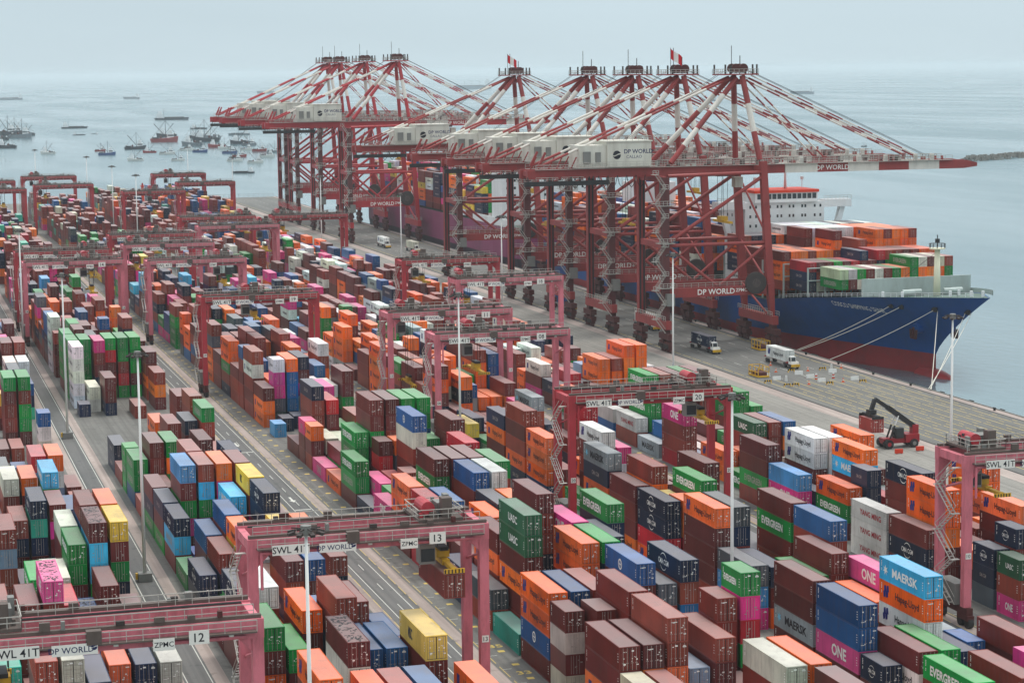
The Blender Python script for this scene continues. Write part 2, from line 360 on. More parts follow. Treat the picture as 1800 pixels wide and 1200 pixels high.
# sea
mt, t, b = new_mat('sea'); MT['sea'] = mt
geo = N(t, 'ShaderNodeNewGeometry')
def wave(sc_, stretch, det=4):
    mp = N(t, 'ShaderNodeMapping'); mp.inputs['Scale'].default_value = stretch; mp.inputs['Rotation'].default_value = (0, 0, .5); t.links.new(geo.outputs['Position'], mp.inputs[0])
    nz = N(t, 'ShaderNodeTexNoise'); nz.inputs['Scale'].default_value = sc_; nz.inputs['Detail'].default_value = det; t.links.new(mp.outputs[0], nz.inputs[0]); return nz.outputs[0]
wa = wave(.35, (1, .5, 1)); wb = wave(.045, (1, .35, 1), 3)
ad = N(t, 'ShaderNodeMath', operation='MULTIPLY_ADD'); t.links.new(wb, ad.inputs[0]); ad.inputs[1].default_value = 2.2; t.links.new(wa, ad.inputs[2])
bp = N(t, 'ShaderNodeBump'); bp.inputs['Strength'].default_value = .22; bp.inputs['Distance'].default_value = .5; t.links.new(ad.outputs[0], bp.inputs['Height']); t.links.new(bp.outputs[0], b.inputs['Normal'])
# calm and ruffled patches differ in gloss
wc = wave(.006, (1, .18, 1), 4); mr = N(t, 'ShaderNodeMapRange'); mr.inputs[1].default_value = .4; mr.inputs[2].default_value = .62; mr.inputs[3].default_value = .1; mr.inputs[4].default_value = .34
t.links.new(wc, mr.inputs[0]); t.links.new(mr.outputs[0], b.inputs['Roughness'])
b.inputs['Base Color'].default_value = (.10, .17, .195, 1); b.inputs['IOR'].default_value = 1.33
MB().quad((-30000, -2000, WL), (60000, -2000, WL), (60000, 60000, WL), (-30000, 60000, WL)).obj('sea', 'sea', kind='structure')

# ------------------------------------------------------------------ containers
PAL = {'b': [srgb(118, 42, 35), srgb(98, 34, 30), srgb(132, 50, 39), srgb(106, 42, 42), srgb(146, 62, 46)], 'o': [srgb(244, 104, 18), srgb(236, 96, 16), srgb(246, 116, 30)],
 'g': [srgb(6, 130, 52), srgb(12, 146, 62)], 'G': [srgb(42, 98, 68), srgb(34, 90, 58)], 'n': [srgb(22, 40, 70), srgb(20, 36, 62)], 'N': [srgb(62, 68, 96)], 'u': [srgb(16, 84, 142), srgb(24, 94, 152), srgb(16, 72, 124)],
 'U': [srgb(18, 92, 160)], 'p': [srgb(226, 54, 142), srgb(214, 46, 128)], 'w': [srgb(226, 230, 226), srgb(234, 236, 232)], 'W': [srgb(234, 236, 232)], 'm': [srgb(150, 160, 164)], 'M': [srgb(64, 184, 232)],
 'y': [srgb(230, 192, 64), srgb(222, 186, 62)], 'Y': [srgb(214, 214, 210)], 't': [srgb(54, 168, 144), srgb(46, 150, 132)], 'r': [srgb(194, 34, 44), srgb(180, 30, 46)], 'c': [srgb(196, 194, 176), srgb(206, 204, 192)],
 'l': [srgb(64, 146, 206)], 's': [srgb(126, 146, 170)], 'k': [srgb(70, 78, 84), srgb(88, 92, 100)]}
CNAME = {'b': 'brownish red', 'o': 'orange', 'g': 'bright green', 'G': 'dark green', 'n': 'navy blue', 'N': 'slate', 'u': 'mid blue', 'U': 'royal blue', 'p': 'pink', 'w': 'white', 'W': 'plain white', 'm': 'pale grey', 'M': 'sky blue', 'y': 'yellow', 'Y': 'light grey', 't': 'teal', 'r': 'crimson', 'c': 'cream', 'l': 'light blue', 's': 'silver blue', 'k': 'charcoal'}
# the stacks that can be told apart in the photograph, one per list:
# block, row in the block, distance of its near end (m), tier height (m), length (feet), then palette numbers from the top container down
PALETTE = ['b', 'o', 'g', 'G', 'n', 'N', 'u', 'U', 'p', 'w', 'W', 'm', 'M', 'y', 'Y', 't', 'r', 'c', 'l', 's', 'k']
STACKS = [
 [0, 1, 282.4, 2.8, 20, 0, 0], [0, 1, 295.6, 2.8, 40, 13, 0, 2, 4, 0], [0, 1, 308.8, 2.8, 40, 1, 0, 0, 2, 4], [0, 1, 368.2, 2.8, 40, 0, 8],
 [0, 1, 434.2, 2.8, 20, 6, 9, 17], [0, 1, 493.6, 2.8, 40, 9, 9, 0, 0], [0, 2, 295.6, 2.8, 40, 0, 12, 12, 2, 0], [0, 2, 308.8, 2.8, 40, 0, 6, 0, 0, 2],
 [0, 2, 368.2, 2.8, 40, 1, 9, 19, 0], [0, 2, 447.4, 2.8, 40, 2, 0, 2, 2, 0], [0, 2, 493.6, 2.8, 40, 9, 9, 0, 0], [0, 3, 242.8, 2.8, 40, 1, 12, 0],
 [0, 3, 275.8, 2.8, 40, 6, 6], [0, 3, 295.6, 2.8, 40, 2, 2, 0, 0], [0, 3, 308.8, 2.8, 40, 17, 0, 0, 2], [0, 3, 328.6, 2.62, 40, 0, 8, 0, 4],
 [0, 3, 341.8, 2.62, 40, 12, 2, 8, 0, 0], [0, 3, 368.2, 2.8, 40, 16, 19, 0, 0], [0, 3, 427.6, 2.8, 40, 0], [0, 3, 447.4, 2.8, 40, 2, 0, 0, 0, 0],
 [0, 4, 236.2, 2.8, 40, 5, 0, 0], [0, 4, 328.6, 2.8, 40, 4, 15, 4, 0], [0, 4, 348.4, 2.8, 40, 1, 0, 0, 0], [0, 4, 427.6, 2.8, 40, 0],
 [0, 5, 236.2, 2.8, 40, 17, 17, 0, 0], [0, 5, 262.6, 2.8, 40, 8, 0, 0, 4, 2], [0, 5, 308.8, 2.8, 40, 20], [0, 5, 328.6, 2.8, 40, 0, 4, 0],
 [0, 5, 348.4, 2.8, 40, 17, 0, 0, 0], [0, 6, 236.2, 2.8, 40, 0, 0, 15, 0], [0, 6, 262.6, 2.8, 40, 0, 0, 0, 0], [0, 6, 308.8, 2.8, 40, 0, 19, 0, 0],
 [0, 7, 256, 2.8, 40, 15, 2], [0, 7, 275.8, 2.8, 40, 0, 0, 0], [1, 1, 209.8, 2.8, 40, 1, 0, 0, 0, 0], [1, 1, 242.8, 2.8, 40, 2, 0, 1, 0],
 [1, 1, 262.6, 2.8, 40, 4, 2, 0, 0], [1, 1, 295.6, 2.8, 40, 4, 4], [1, 1, 308.8, 2.8, 40, 2], [1, 1, 322, 2.8, 40, 4, 12, 0], [1, 1, 335.2, 2.8, 40, 4, 0, 2],
 [1, 1, 348.4, 2.8, 40, 0, 4, 2], [1, 1, 361.6, 2.8, 40, 0], [1, 1, 374.8, 2.8, 40, 2, 2, 6], [1, 1, 388, 2.8, 20, 2, 2, 2], [1, 1, 407.8, 2.8, 40, 4, 4],
 [1, 1, 480.4, 2.8, 20, 4], [1, 1, 493.6, 2.8, 40, 9, 9, 9, 9, 9], [1, 1, 506.8, 2.8, 40, 2, 2, 2, 2, 2], [1, 1, 520, 2.8, 40, 2, 2, 2, 2, 0],
 [1, 1, 557, 2.8, 40, 9, 9, 9, 9, 9], [1, 2, 242.8, 2.8, 40, 2, 0, 0], [1, 2, 262.6, 2.8, 40, 9, 0, 0, 0], [1, 2, 295.6, 2.8, 40, 0, 4, 2],
 [1, 2, 308.8, 2.8, 40, 6, 0, 0], [1, 2, 322, 2.8, 20, 7], [1, 2, 335.2, 2.8, 40, 18, 0, 2, 8, 0], [1, 2, 374.8, 2.8, 40, 0, 0, 2, 0], [1, 2, 487, 2.8, 40, 9, 9],
 [1, 2, 506.8, 2.8, 40, 2, 2, 2, 2, 0], [1, 3, 209.8, 2.8, 40, 1, 1, 0, 0], [1, 3, 223, 2.8, 40, 0, 17, 0, 0, 0], [1, 3, 249.4, 2.8, 40, 1, 0, 0, 0],
 [1, 3, 295.6, 2.8, 40, 1, 13, 0, 0], [1, 3, 308.8, 2.8, 40, 6, 0, 2, 0], [1, 3, 335.2, 2.8, 40, 0, 12, 2, 0, 0], [1, 3, 348.4, 2.8, 40, 0, 0, 2, 4, 0],
 [1, 3, 374.8, 2.8, 40, 2, 1, 2, 0], [1, 3, 480.4, 2.8, 40, 0, 0, 4], [1, 3, 503, 2.8, 40, 8, 0, 0, 4, 0], [1, 4, 209.8, 2.8, 40, 0, 0, 0, 0],
 [1, 4, 229.6, 2.8, 40, 6, 0, 0, 0], [1, 4, 242.8, 2.8, 40, 0, 0, 6, 0, 0], [1, 4, 256, 2.8, 40, 6, 6, 2], [1, 4, 275.8, 2.8, 40, 0, 0, 4, 0],
 [1, 4, 322, 2.8, 40, 12, 0, 0, 0], [1, 4, 335.2, 2.8, 40, 1, 8, 0, 0, 0], [1, 4, 394.6, 2.8, 40, 0, 0, 0, 0], [1, 4, 414.4, 2.8, 40, 1, 0, 0],
 [1, 4, 506.8, 2.8, 40, 2, 16, 0, 0, 2], [1, 5, 209.8, 2.8, 40, 6, 0, 0, 0], [1, 5, 229.6, 2.8, 40, 6, 0, 4, 0], [1, 5, 275.8, 2.8, 40, 6, 0, 0, 0],
 [1, 5, 295.6, 2.8, 40, 13, 0, 4, 0], [1, 5, 308.8, 2.8, 40, 4, 4, 0, 2, 0], [1, 5, 322, 2.8, 40, 13, 0, 8, 0, 0], [1, 5, 335.2, 2.8, 40, 0, 0, 0, 0, 0],
 [1, 5, 374.8, 2.8, 40, 0, 4, 0, 0], [1, 5, 473.8, 2.8, 40, 0], [1, 5, 506.8, 2.8, 40, 2, 2, 0, 16, 2], [1, 6, 223, 2.8, 40, 13, 0, 1, 1, 0],
 [1, 6, 262.6, 2.8, 40, 0, 0, 0], [1, 6, 361.6, 2.8, 40, 4, 0, 0, 0], [1, 6, 414.4, 2.8, 40, 4, 0, 0], [1, 6, 506.8, 2.8, 40, 2, 2, 2, 0, 2],
 [1, 7, 209.8, 2.8, 40, 1, 0, 0, 0], [1, 7, 289, 2.8, 40, 0, 4, 0], [1, 7, 308.8, 2.8, 40, 1, 8, 0], [1, 7, 411.2, 2.8, 40, 2, 0, 0, 0],
 [1, 7, 427.6, 2.8, 40, 0, 0, 0, 0], [1, 7, 447.4, 2.8, 40, 0, 0, 0], [1, 7, 485, 2.8, 40, 0, 1, 0], [1, 7, 500.2, 2.8, 40, 0, 0, 1, 0],
 [2, 1, 221.7, 2.8, 40, 0, 0, 1, 1], [2, 1, 241.4, 2.62, 20, 0, 17, 0, 17], [2, 1, 248, 2.8, 40, 1, 1, 7, 0], [2, 1, 261.2, 2.8, 40, 15], [2, 1, 274.3, 2.8, 40, 20, 0],
 [2, 1, 307.2, 2.8, 40, 16, 0, 17, 16], [2, 1, 320.4, 2.8, 40, 1, 1, 0, 0], [2, 1, 333.6, 2.8, 40, 8, 8], [2, 1, 346.7, 2.8, 40, 4], [2, 1, 359.9, 2.8, 40, 2, 2, 0],
 [2, 1, 373, 2.8, 40, 1], [2, 1, 386.2, 2.8, 40, 8], [2, 1, 399.3, 2.8, 20, 1, 0, 0], [2, 1, 405.9, 2.8, 20, 8, 0, 0], [2, 1, 412.5, 2.8, 40, 0],
 [2, 1, 438.8, 2.8, 20, 18], [2, 1, 452, 2.8, 40, 0, 1, 1], [2, 2, 221.7, 2.8, 40, 0, 1, 0, 0], [2, 2, 238, 2.8, 20, 0, 0, 4, 0], [2, 2, 248, 2.8, 40, 6, 0, 0, 1],
 [2, 2, 267.7, 2.8, 40, 3, 3, 0, 1, 0, 0], [2, 2, 280.9, 2.93, 40, 0, 1, 0, 1], [2, 2, 307.2, 2.8, 40, 6, 0, 0, 0], [2, 2, 373, 2.8, 40, 2, 2, 4, 0],
 [2, 2, 386.2, 2.8, 40, 0, 2], [2, 2, 412.5, 2.8, 40, 4, 0, 0, 8, 0], [2, 2, 445.4, 2.8, 20, 4], [2, 2, 475, 2.8, 40, 6, 6, 4, 0], [2, 3, 221.7, 2.8, 40, 0, 0, 1, 0, 0],
 [2, 3, 234.8, 2.8, 40, 0, 0, 0, 0, 1], [2, 3, 248, 2.8, 40, 0, 0, 0, 0], [2, 3, 294.1, 2.8, 40, 1, 1, 1, 0], [2, 3, 327, 2.8, 40, 0, 2, 0, 0, 0],
 [2, 3, 353.3, 2.8, 40, 16, 0], [2, 3, 366.4, 2.62, 20, 0, 16, 0, 0], [2, 3, 373, 2.8, 40, 0, 0, 2, 0, 0, 0], [2, 3, 412.5, 2.8, 40, 16, 0, 0, 0],
 [2, 3, 448, 2.8, 20, 4], [2, 4, 248, 2.8, 40, 0, 0, 1], [2, 4, 261.2, 2.8, 40, 1, 1, 0, 2, 0], [2, 4, 280.9, 2.8, 40, 0, 0, 0, 4, 0, 0],
 [2, 4, 300.6, 2.93, 40, 4, 0, 1, 0], [2, 4, 313.8, 2.8, 40, 6, 0, 0, 0, 0], [2, 4, 327, 2.8, 40, 0, 0, 6, 0, 0], [2, 4, 353, 2.8, 40, 7, 17, 0, 0, 0, 0],
 [2, 4, 366.4, 2.62, 20, 1, 20, 0, 0], [2, 4, 373, 2.8, 40, 0, 0, 0, 0, 0, 0], [2, 4, 430.6, 2.8, 40, 8, 0, 0, 4], [2, 4, 443.8, 2.8, 40, 18, 18, 6],
 [2, 4, 471.7, 2.8, 40, 0, 1, 0], [2, 4, 491.5, 2.8, 40, 6, 0, 1], [2, 5, 221.7, 2.8, 40, 0, 0, 0, 0], [2, 5, 248, 2.8, 40, 7, 0, 0, 0, 1],
 [2, 5, 261.2, 2.8, 40, 2, 4, 0, 0, 0], [2, 5, 274.3, 2.8, 40, 8, 4, 8, 0, 0], [2, 5, 300, 2.93, 40, 1, 1, 0, 0], [2, 5, 313.8, 2.8, 40, 9, 0, 0, 0, 0],
 [2, 5, 327, 2.8, 40, 0, 0, 2, 0, 0], [2, 5, 353.3, 2.8, 40, 4, 6, 0], [2, 5, 366.4, 2.62, 20, 6, 1, 0, 0], [2, 5, 373, 2.8, 40, 2, 2, 0, 0, 0, 0],
 [2, 6, 208.5, 2.8, 40, 17, 0, 0, 0], [2, 6, 228.3, 2.8, 20, 0, 0, 0, 0, 1], [2, 6, 248, 2.8, 40, 20, 0, 0, 6], [2, 6, 267.7, 2.62, 40, 4, 4, 0, 0, 0],
 [2, 6, 322, 2.8, 40, 2, 0, 0, 0, 0], [2, 6, 340.1, 2.8, 40, 16, 0, 0, 0, 0], [2, 6, 366.4, 2.62, 20, 2, 0, 0, 0], [2, 6, 373, 2.8, 40, 2, 2, 6, 0, 0, 0],
 [2, 6, 491.5, 2.8, 20, 1, 0, 0], [2, 7, 195.4, 2.8, 40, 0, 0, 1, 0], [2, 7, 208.5, 2.8, 40, 1, 1, 0, 0], [2, 7, 228.3, 2.8, 20, 2, 8, 16, 2, 0, 0],
 [2, 7, 248, 2.8, 40, 4, 0, 6, 0, 0], [2, 7, 276, 2.62, 40, 2, 4, 4, 0, 0, 0], [2, 7, 359.9, 2.93, 40, 0, 0, 4, 0, 0], [2, 7, 452, 2.8, 40, 0, 0, 2, 0],
 [3, 1, 223.6, 2.8, 20, 4, 0], [3, 1, 230.2, 2.8, 40, 6, 6, 8, 0], [3, 1, 243.4, 2.8, 40, 0, 0, 11, 0], [3, 1, 263.2, 2.93, 40, 20, 18, 8],
 [3, 1, 276.4, 2.8, 40, 1, 0, 0, 0, 0], [3, 1, 296.2, 2.8, 40, 4, 4, 16, 1], [3, 1, 309.4, 2.8, 40, 0, 0, 0, 1], [3, 1, 322.6, 2.8, 40, 11, 4, 1, 1, 0],
 [3, 1, 355.6, 2.8, 40, 1, 1, 1, 6], [3, 1, 368.8, 2.8, 40, 0, 0, 0, 1, 4], [3, 1, 382, 2.8, 40, 4, 1, 0, 0], [3, 1, 408.4, 2.8, 40, 13, 4], [3, 1, 514, 2.8, 40, 0],
 [3, 2, 207, 2.62, 40, 2, 0, 0], [3, 2, 220.3, 2.62, 40, 0, 9, 0], [3, 2, 263.2, 2.8, 40, 4, 0, 1], [3, 2, 276.4, 2.8, 40, 20, 4, 0, 0, 0],
 [3, 2, 296.2, 2.8, 20, 1, 1, 16, 0], [3, 2, 302.8, 2.62, 20, 13, 1, 0, 0], [3, 2, 309.4, 2.8, 40, 0, 1, 1, 0, 0], [3, 2, 388.6, 2.8, 40, 0, 0, 0],
 [3, 2, 415, 2.8, 40, 4, 0], [3, 3, 220.3, 2.62, 40, 2, 0, 0], [3, 3, 232.6, 2.8, 40, 16], [3, 3, 256.6, 2.8, 40, 2, 0, 0], [3, 3, 296.2, 2.8, 40, 2, 0, 1, 1, 0],
 [3, 3, 342.4, 2.8, 40, 9, 0, 0, 0, 0], [3, 4, 207, 2.62, 40, 0, 0, 0], [3, 4, 230.2, 2.8, 40, 12, 1, 9, 0, 0], [3, 4, 243.4, 2.62, 40, 1, 0, 0],
 [3, 4, 256.6, 2.8, 40, 0, 0, 0, 0], [3, 4, 342.4, 2.8, 40, 8, 9, 0, 0], [3, 4, 368.8, 2.8, 40, 0, 4, 0], [3, 5, 246, 2.62, 40, 8, 0, 0, 0],
 [3, 5, 263.2, 2.8, 40, 6, 0, 0, 0, 0], [3, 5, 276.4, 2.8, 40, 0, 2, 0, 0, 0], [3, 5, 309.4, 2.8, 40, 0, 0, 0, 0, 0], [3, 5, 368.8, 2.8, 40, 16, 0, 0, 0, 0],
 [3, 5, 401.8, 2.8, 40, 11, 0, 0, 4], [3, 5, 441.4, 2.8, 40, 1, 0], [3, 6, 207, 2.62, 40, 8, 0, 0], [3, 6, 230.2, 2.8, 20, 7, 0], [3, 6, 441.4, 2.8, 40, 1, 0],
 [3, 7, 221, 2.62, 40, 0, 0, 0], [3, 7, 289.6, 2.8, 40, 0, 2, 0, 0], [4, 1, 277.4, 2.8, 40, 0, 4, 0], [4, 1, 290.4, 2.8, 40, 14, 14, 14],
 [4, 1, 322.9, 2.8, 40, 18, 8, 0], [4, 1, 335.9, 2.8, 40, 0, 0, 2, 0], [4, 1, 375, 2.8, 40, 8, 0, 0, 16], [4, 1, 389, 2.8, 40, 11], [4, 1, 402, 2.93, 40, 14, 0],
 [4, 1, 416, 2.8, 40, 17, 7], [4, 2, 256, 2.8, 20, 3, 0, 8], [4, 2, 263, 2.8, 20, 4, 4, 20], [4, 2, 277.4, 2.8, 40, 1, 1, 1, 0, 0], [4, 2, 309.9, 2.8, 40, 1, 2, 0],
 [4, 2, 402, 2.93, 40, 2, 2, 6], [4, 3, 262, 2.8, 20, 4, 0, 0, 0], [4, 3, 275, 2.8, 40, 1, 0], [4, 3, 290.4, 2.8, 40, 4, 0, 0, 0, 0], [4, 3, 309, 2.8, 20, 4, 4, 0, 0],
 [4, 3, 329.4, 2.62, 40, 9, 9, 0, 0, 0], [4, 4, 316.2, 2.62, 40, 1, 12, 0, 0, 0], [4, 4, 329.4, 2.62, 40, 10, 9, 9, 0, 0], [4, 4, 362, 2.62, 40, 3, 0, 0, 0],
 [4, 4, 419, 2.93, 40, 2, 0, 0, 0], [4, 4, 450, 2.8, 40, 1, 1, 0, 0], [4, 4, 475, 2.8, 40, 0, 0], [4, 5, 362, 2.62, 40, 0, 0, 0, 0], [4, 5, 419, 2.93, 40, 0, 0, 0, 0],
 [4, 5, 450, 2.8, 40, 0, 1, 0, 0], [4, 5, 475, 2.8, 40, 0, 0], [4, 6, 276, 2.8, 40, 1, 0, 0, 0], [4, 6, 329.4, 2.62, 40, 1, 1, 0, 0, 0],
 [4, 6, 362, 2.62, 40, 6, 1, 0, 0], [4, 6, 419, 2.93, 40, 0, 0, 0, 0], [4, 6, 450, 2.8, 40, 1, 1, 1, 0, 0], [4, 6, 475, 2.8, 40, 4, 0], [4, 7, 391, 2.93, 40, 2, 2, 0, 0],
 [4, 7, 419, 2.93, 40, 2, 0, 0, 0], [4, 7, 450, 2.8, 40, 1, 1, 1, 0, 0], [4, 8, 297, 2.62, 40, 1, 1, 1, 0, 0], [4, 8, 391, 2.93, 40, 2, 0, 0],
 [4, 8, 419, 2.93, 40, 0, 0, 0, 0],
]

LEN = {40: 12.19, 20: 6.06}
STK = []      # block, row, near end, tiers, tier height, length, colours
occ = {}
for bi, r, y, th, ln, *cs in STACKS:
    blk = 'B%d' % bi; STK.append((blk, r, y, len(cs), th, ln, [PALETTE[i] for i in cs])); occ.setdefault((blk, r), []).append((y, y+LEN[ln]))
NR = {'B0': 6, 'B1': 7, 'B2': 7, 'B3': 7, 'B4': 8}
def free(b, r, y0, y1): return all(y1 < a-.2 or y0 > c+.2 for a, c in occ.get((b, r), []))
def fill(b, ya, yb, nlo, nhi, pal, skip=.0, rows=None, p20=.12):
    for r in rows or range(1, NR[b]+1):
        y = ya
        while y < yb:
            ln = 20 if R.random() < p20 else 40
            if free(b, r, y, y+LEN[ln]):
                if R.random() > skip:
                    n = R.randint(nlo, nhi); c0 = R.choice(pal); cs = []
                    for i in range(n):
                        if R.random() < .62: c0 = R.choice(pal)
                        cs.append(c0)
                    STK.append((b, r, y, n, R.choice((2.62, 2.8, 2.8, 2.93)), ln, cs)); occ.setdefault((b, r), []).append((y, y+LEN[ln]))
                y += 13.2 if ln == 40 else 6.6
            else: y += 1.1
PALX = 'bbbbbbbbbbooouunnggpwcrsk'
# hidden slots between the stacks that show
fill('B0', 196, 380, 1, 3, PALX); fill('B1', 196, 400, 1, 2, PALX); fill('B2', 196, 422, 1, 3, PALX); fill('B3', 200, 430, 1, 2, PALX, rows=range(2, 8)); fill('B4', 236, 262, 1, 2, PALX, rows=range(4, 9)); fill('B4', 264, 405, 1, 2, PALX, rows=range(2, 9)); fill('B4', 440, 500, 2, 3, PALX)
# far yard
def far(b, segs):
    for ya, yb, lo, hi, pal, sk in segs: fill(b, ya, yb, lo, hi, pal, sk)
PD = 'bbbbbbbbbbbbbbbbbboouugnnnptcryk'
far('B0', [(468, 492, 2, 4, PD, .2), (507, 620, 3, 5, 'bbbbbbbbbnpguw', .05), (640, 1000, 3, 5, PD, .1)])
far('B1', [(522, 620, 3, 5, 'bbbbbbbboongukp', .05), (632, 760, 2, 5, 'bbbbbbbnnnougplu', .1), (790, 980, 3, 5, PD, .15), (1000, 1180, 3, 5, PD, .1)])
far('B2', [(455, 580, 3, 5, 'bbbbbbbooouunngwpk', .06), (592, 700, 2, 5, 'bbbbbbbbppunnngoMu', .1), (735, 900, 2, 4, 'bbbbbbbbouggnnupy', .15), (920, 1180, 3, 5, PD, .08)])
far('B3', [(432, 560, 3, 5, 'bbbbbbbooooogwuumn', .06), (575, 720, 2, 4, 'bbbbbbbbbbooougggpnnwMu', .12), (750, 960, 2, 5, 'bbbbbbuuoggnwwkn', .12), (985, 1200, 3, 5, PD, .08)])
far('B4', [(500, 560, 2, 3, 'bbbbnnwoo', .1), (575, 700, 2, 4, 'bbbbonumrw', .1), (715, 880, 2, 4, 'bbbbguonwpwo', .12), (905, 1010, 2, 4, 'uubbnyno', .15), (1040, 1210, 3, 5, 'uuubbnyop', .1)])

# container meshes: corrugated steel box, two door leaves
GAP = .05
def container_mesh(L, H, corr=True):
    mb = MB(); W = 2.44; d = .045; p = .29; fr = .16
    # frame posts and rails
    for x in (0, W-fr):
        for y in (0, L-fr): mb.box(x, x+fr, y, y+fr, 0, H)
    for y in (0, L-fr): mb.box(fr, W-fr, y, y+fr, H-.14, H); mb.box(fr, W-fr, y, y+fr, 0, .16)
    for x in (0, W-.1): mb.box(x, x+.1, fr, L-fr, H-.09, H); mb.box(x, x+.1, fr, L-fr, 0, .16)
    # corrugated sides
    for x, s in ((.012, 1), (W-.012, -1)):
        ys = []; y = fr
        while y < L-fr-.01:
            for f, dd in ((0, 0), (.25, 0), (.5, d), (.75, d)):
                yy = y+f*p
                if yy < L-fr: ys.append((yy, dd))
            y += p
        ys.append((L-fr, 0)); n = len(mb.v)
        for yy, dd in ys: mb.v += [(x+s*dd, yy, .16), (x+s*dd, yy, H-.09)]
        for i in range(len(ys)-1):
            q = (n+2*i, n+2*i+1, n+2*i+3, n+2*i+2); mb.face(q if s > 0 else tuple(reversed(q)))
    # far end and roof
    mb.quad((fr, L-.06, .16), (fr, L-.06, H-.14), (W-fr, L-.06, H-.14), (W-fr, L-.06, .16))
    mb.mat(1); n = len(mb.v); xs = [(.1, H-.02), (.14, H-.015)] + [(W*i/8, H-.012) for i in range(1, 8)] + [(W-.1, H-.02)]
    mb.quad((.1, fr, H-.02), (W-.1, fr, H-.02), (W-.1, L-fr, H-.02), (.1, L-fr, H-.02))
    y = fr+.2
    while y < L-fr-.3: mb.box(.18, W-.18, y, y+.16, H-.03, H-.004); y += .42
    mb.mat(0); mb.quad((fr, .1, .0), (fr, L-.1, .0), (W-fr, L-.1, .0), (W-fr, .1, .0))
    mb.mat(2)
    for x in (-.005, W-.17):
        for y in (-.005, L-.17):
            for z in (-.002, H-.115): mb.box(x, x+.175, y, y+.175, z, z+.12)
    return mb.mesh('container', ['container_side', 'container_roof', 'container_side'])
def door_mesh(side, H, var=0):
    mb = MB(); W = 2.44; fr = .16; x0, x1 = (fr, W/2-.008) if side == 0 else (W/2+.008, W-fr)
    z0, z1 = .17, H-.15
    mb.box(x0, x1, .03, .075, z0, z1)
    for k in range(5):
        zc = z0+(z1-z0)*(k+.5)/5; mb.box(x0+.07, x1-.07, -.012, .03, zc-.15, zc+.15)
    mb.mat(3)
    for q in ((x0-.004, x0+.035, z0, z1), (x1-.035, x1+.004, z0, z1), (x0, x1, z0-.02, z0+.03), (x0, x1, z1-.03, z1+.02)): mb.box(q[0], q[1], .012, .06, q[2], q[3])
    mb.mat(1)
    for f in (.27, .72):
        x = x0+(x1-x0)*f; mb.box(x-.022, x+.022, -.03, .004, z0-.05, z1+.05)
        mb.box(x-.15, x+.15, -.035, -.031, z0+.75, z0+.81)
    mb.mat(2); rr = random.Random(31+side+7*var)
    for k in range((5 if side else 3)+var % 3):
        cx = x0+.12+rr.random()*(x1-x0-.35); cz = z0+.35+rr.random()*(z1-z0-.6); ww = rr.choice((.1, .16, .26, .42)); hh = rr.choice((.06, .1, .16))
        mb.box(cx, min(cx+ww, x1-.03), -.034, -.03, cz, cz+hh)
    return mb.mesh('door', ['container_side', 'lock_rod', 'lettering_white', 'rubber'])
HC = {}
def get_meshes(ln, th):
    k = (ln, th)
    if k not in HC:
        H = th-.03; HC[k] = (container_mesh(LEN[ln], H), [(door_mesh(0, H, v), door_mesh(1, H, v)) for v in range(5)])
    return (HC[k][0], *R.choice(HC[k][1]))

# all container boxes
BOX = []
NS = {}
for si, (b, r, y, n, th, ln, cs) in enumerate(STK):
    for k in range(n): BOX.append([b, r, y, n, th, ln, cs[k], n-1-k, k, si])    # tier from ground, k from top
by = {}
for s in STK: by.setdefault((s[0], s[1]), []).append(s)
def height_at(b, r, y0, y1):
    best = 0
    for s in by.get((b, r), []):
        if s[2] < y1 and s[2]+LEN[s[5]] > y0: best = max(best, s[3]*s[4])
    return best
def shown(bx):
    b, r, y, n, th, ln, c, tier, k, si = bx
    top = (tier+1)*th; X = rowx(b, r)
    dist = math.hypot(X, y)
    px = project(X+1.2, y, tier*th+1.4)
    if not (-30 < px[0] < 1830 and -30 < px[1] < 1225): return None
    vis = 0; L = LEN[ln]
    if k == 0: vis += L*2.44*CAM_H/dist*.9
    front = height_at(b, r, y-9, y-.6); vis += 2.44*th*(y/dist)*max(0, min(1, (top-front)/th+.25)) if front < top+2.2 else 0
    lr = r+1 if b == 'B0' else r-1; left = height_at(b, lr, y+1, y+5) if lr >= 1 else 0
    vis += L*th*(X/dist)*max(0, min(1, (top-left)/th)) if left < top else 0
    if vis <= 1.0: return None
    return vis**.5/dist
def project(x, y, z):
    d = Vector((x, y, z-CAM_H)); zz = d.dot(CF); return 900+3825.8*d.dot(CR)/zz, 600-3825.8*d.dot(CU)/zz
rank = []
for i, bx in enumerate(BOX):
    s = shown(bx)
    if s is not None: rank.append((s, i))
rank.sort(reverse=True)
SOLO = set(i for s, i in rank[:300])
BN = {'B0': 'leftmost block', 'B1': 'second block', 'B2': 'middle block', 'B3': 'fourth block', 'B4': 'quayside block'}
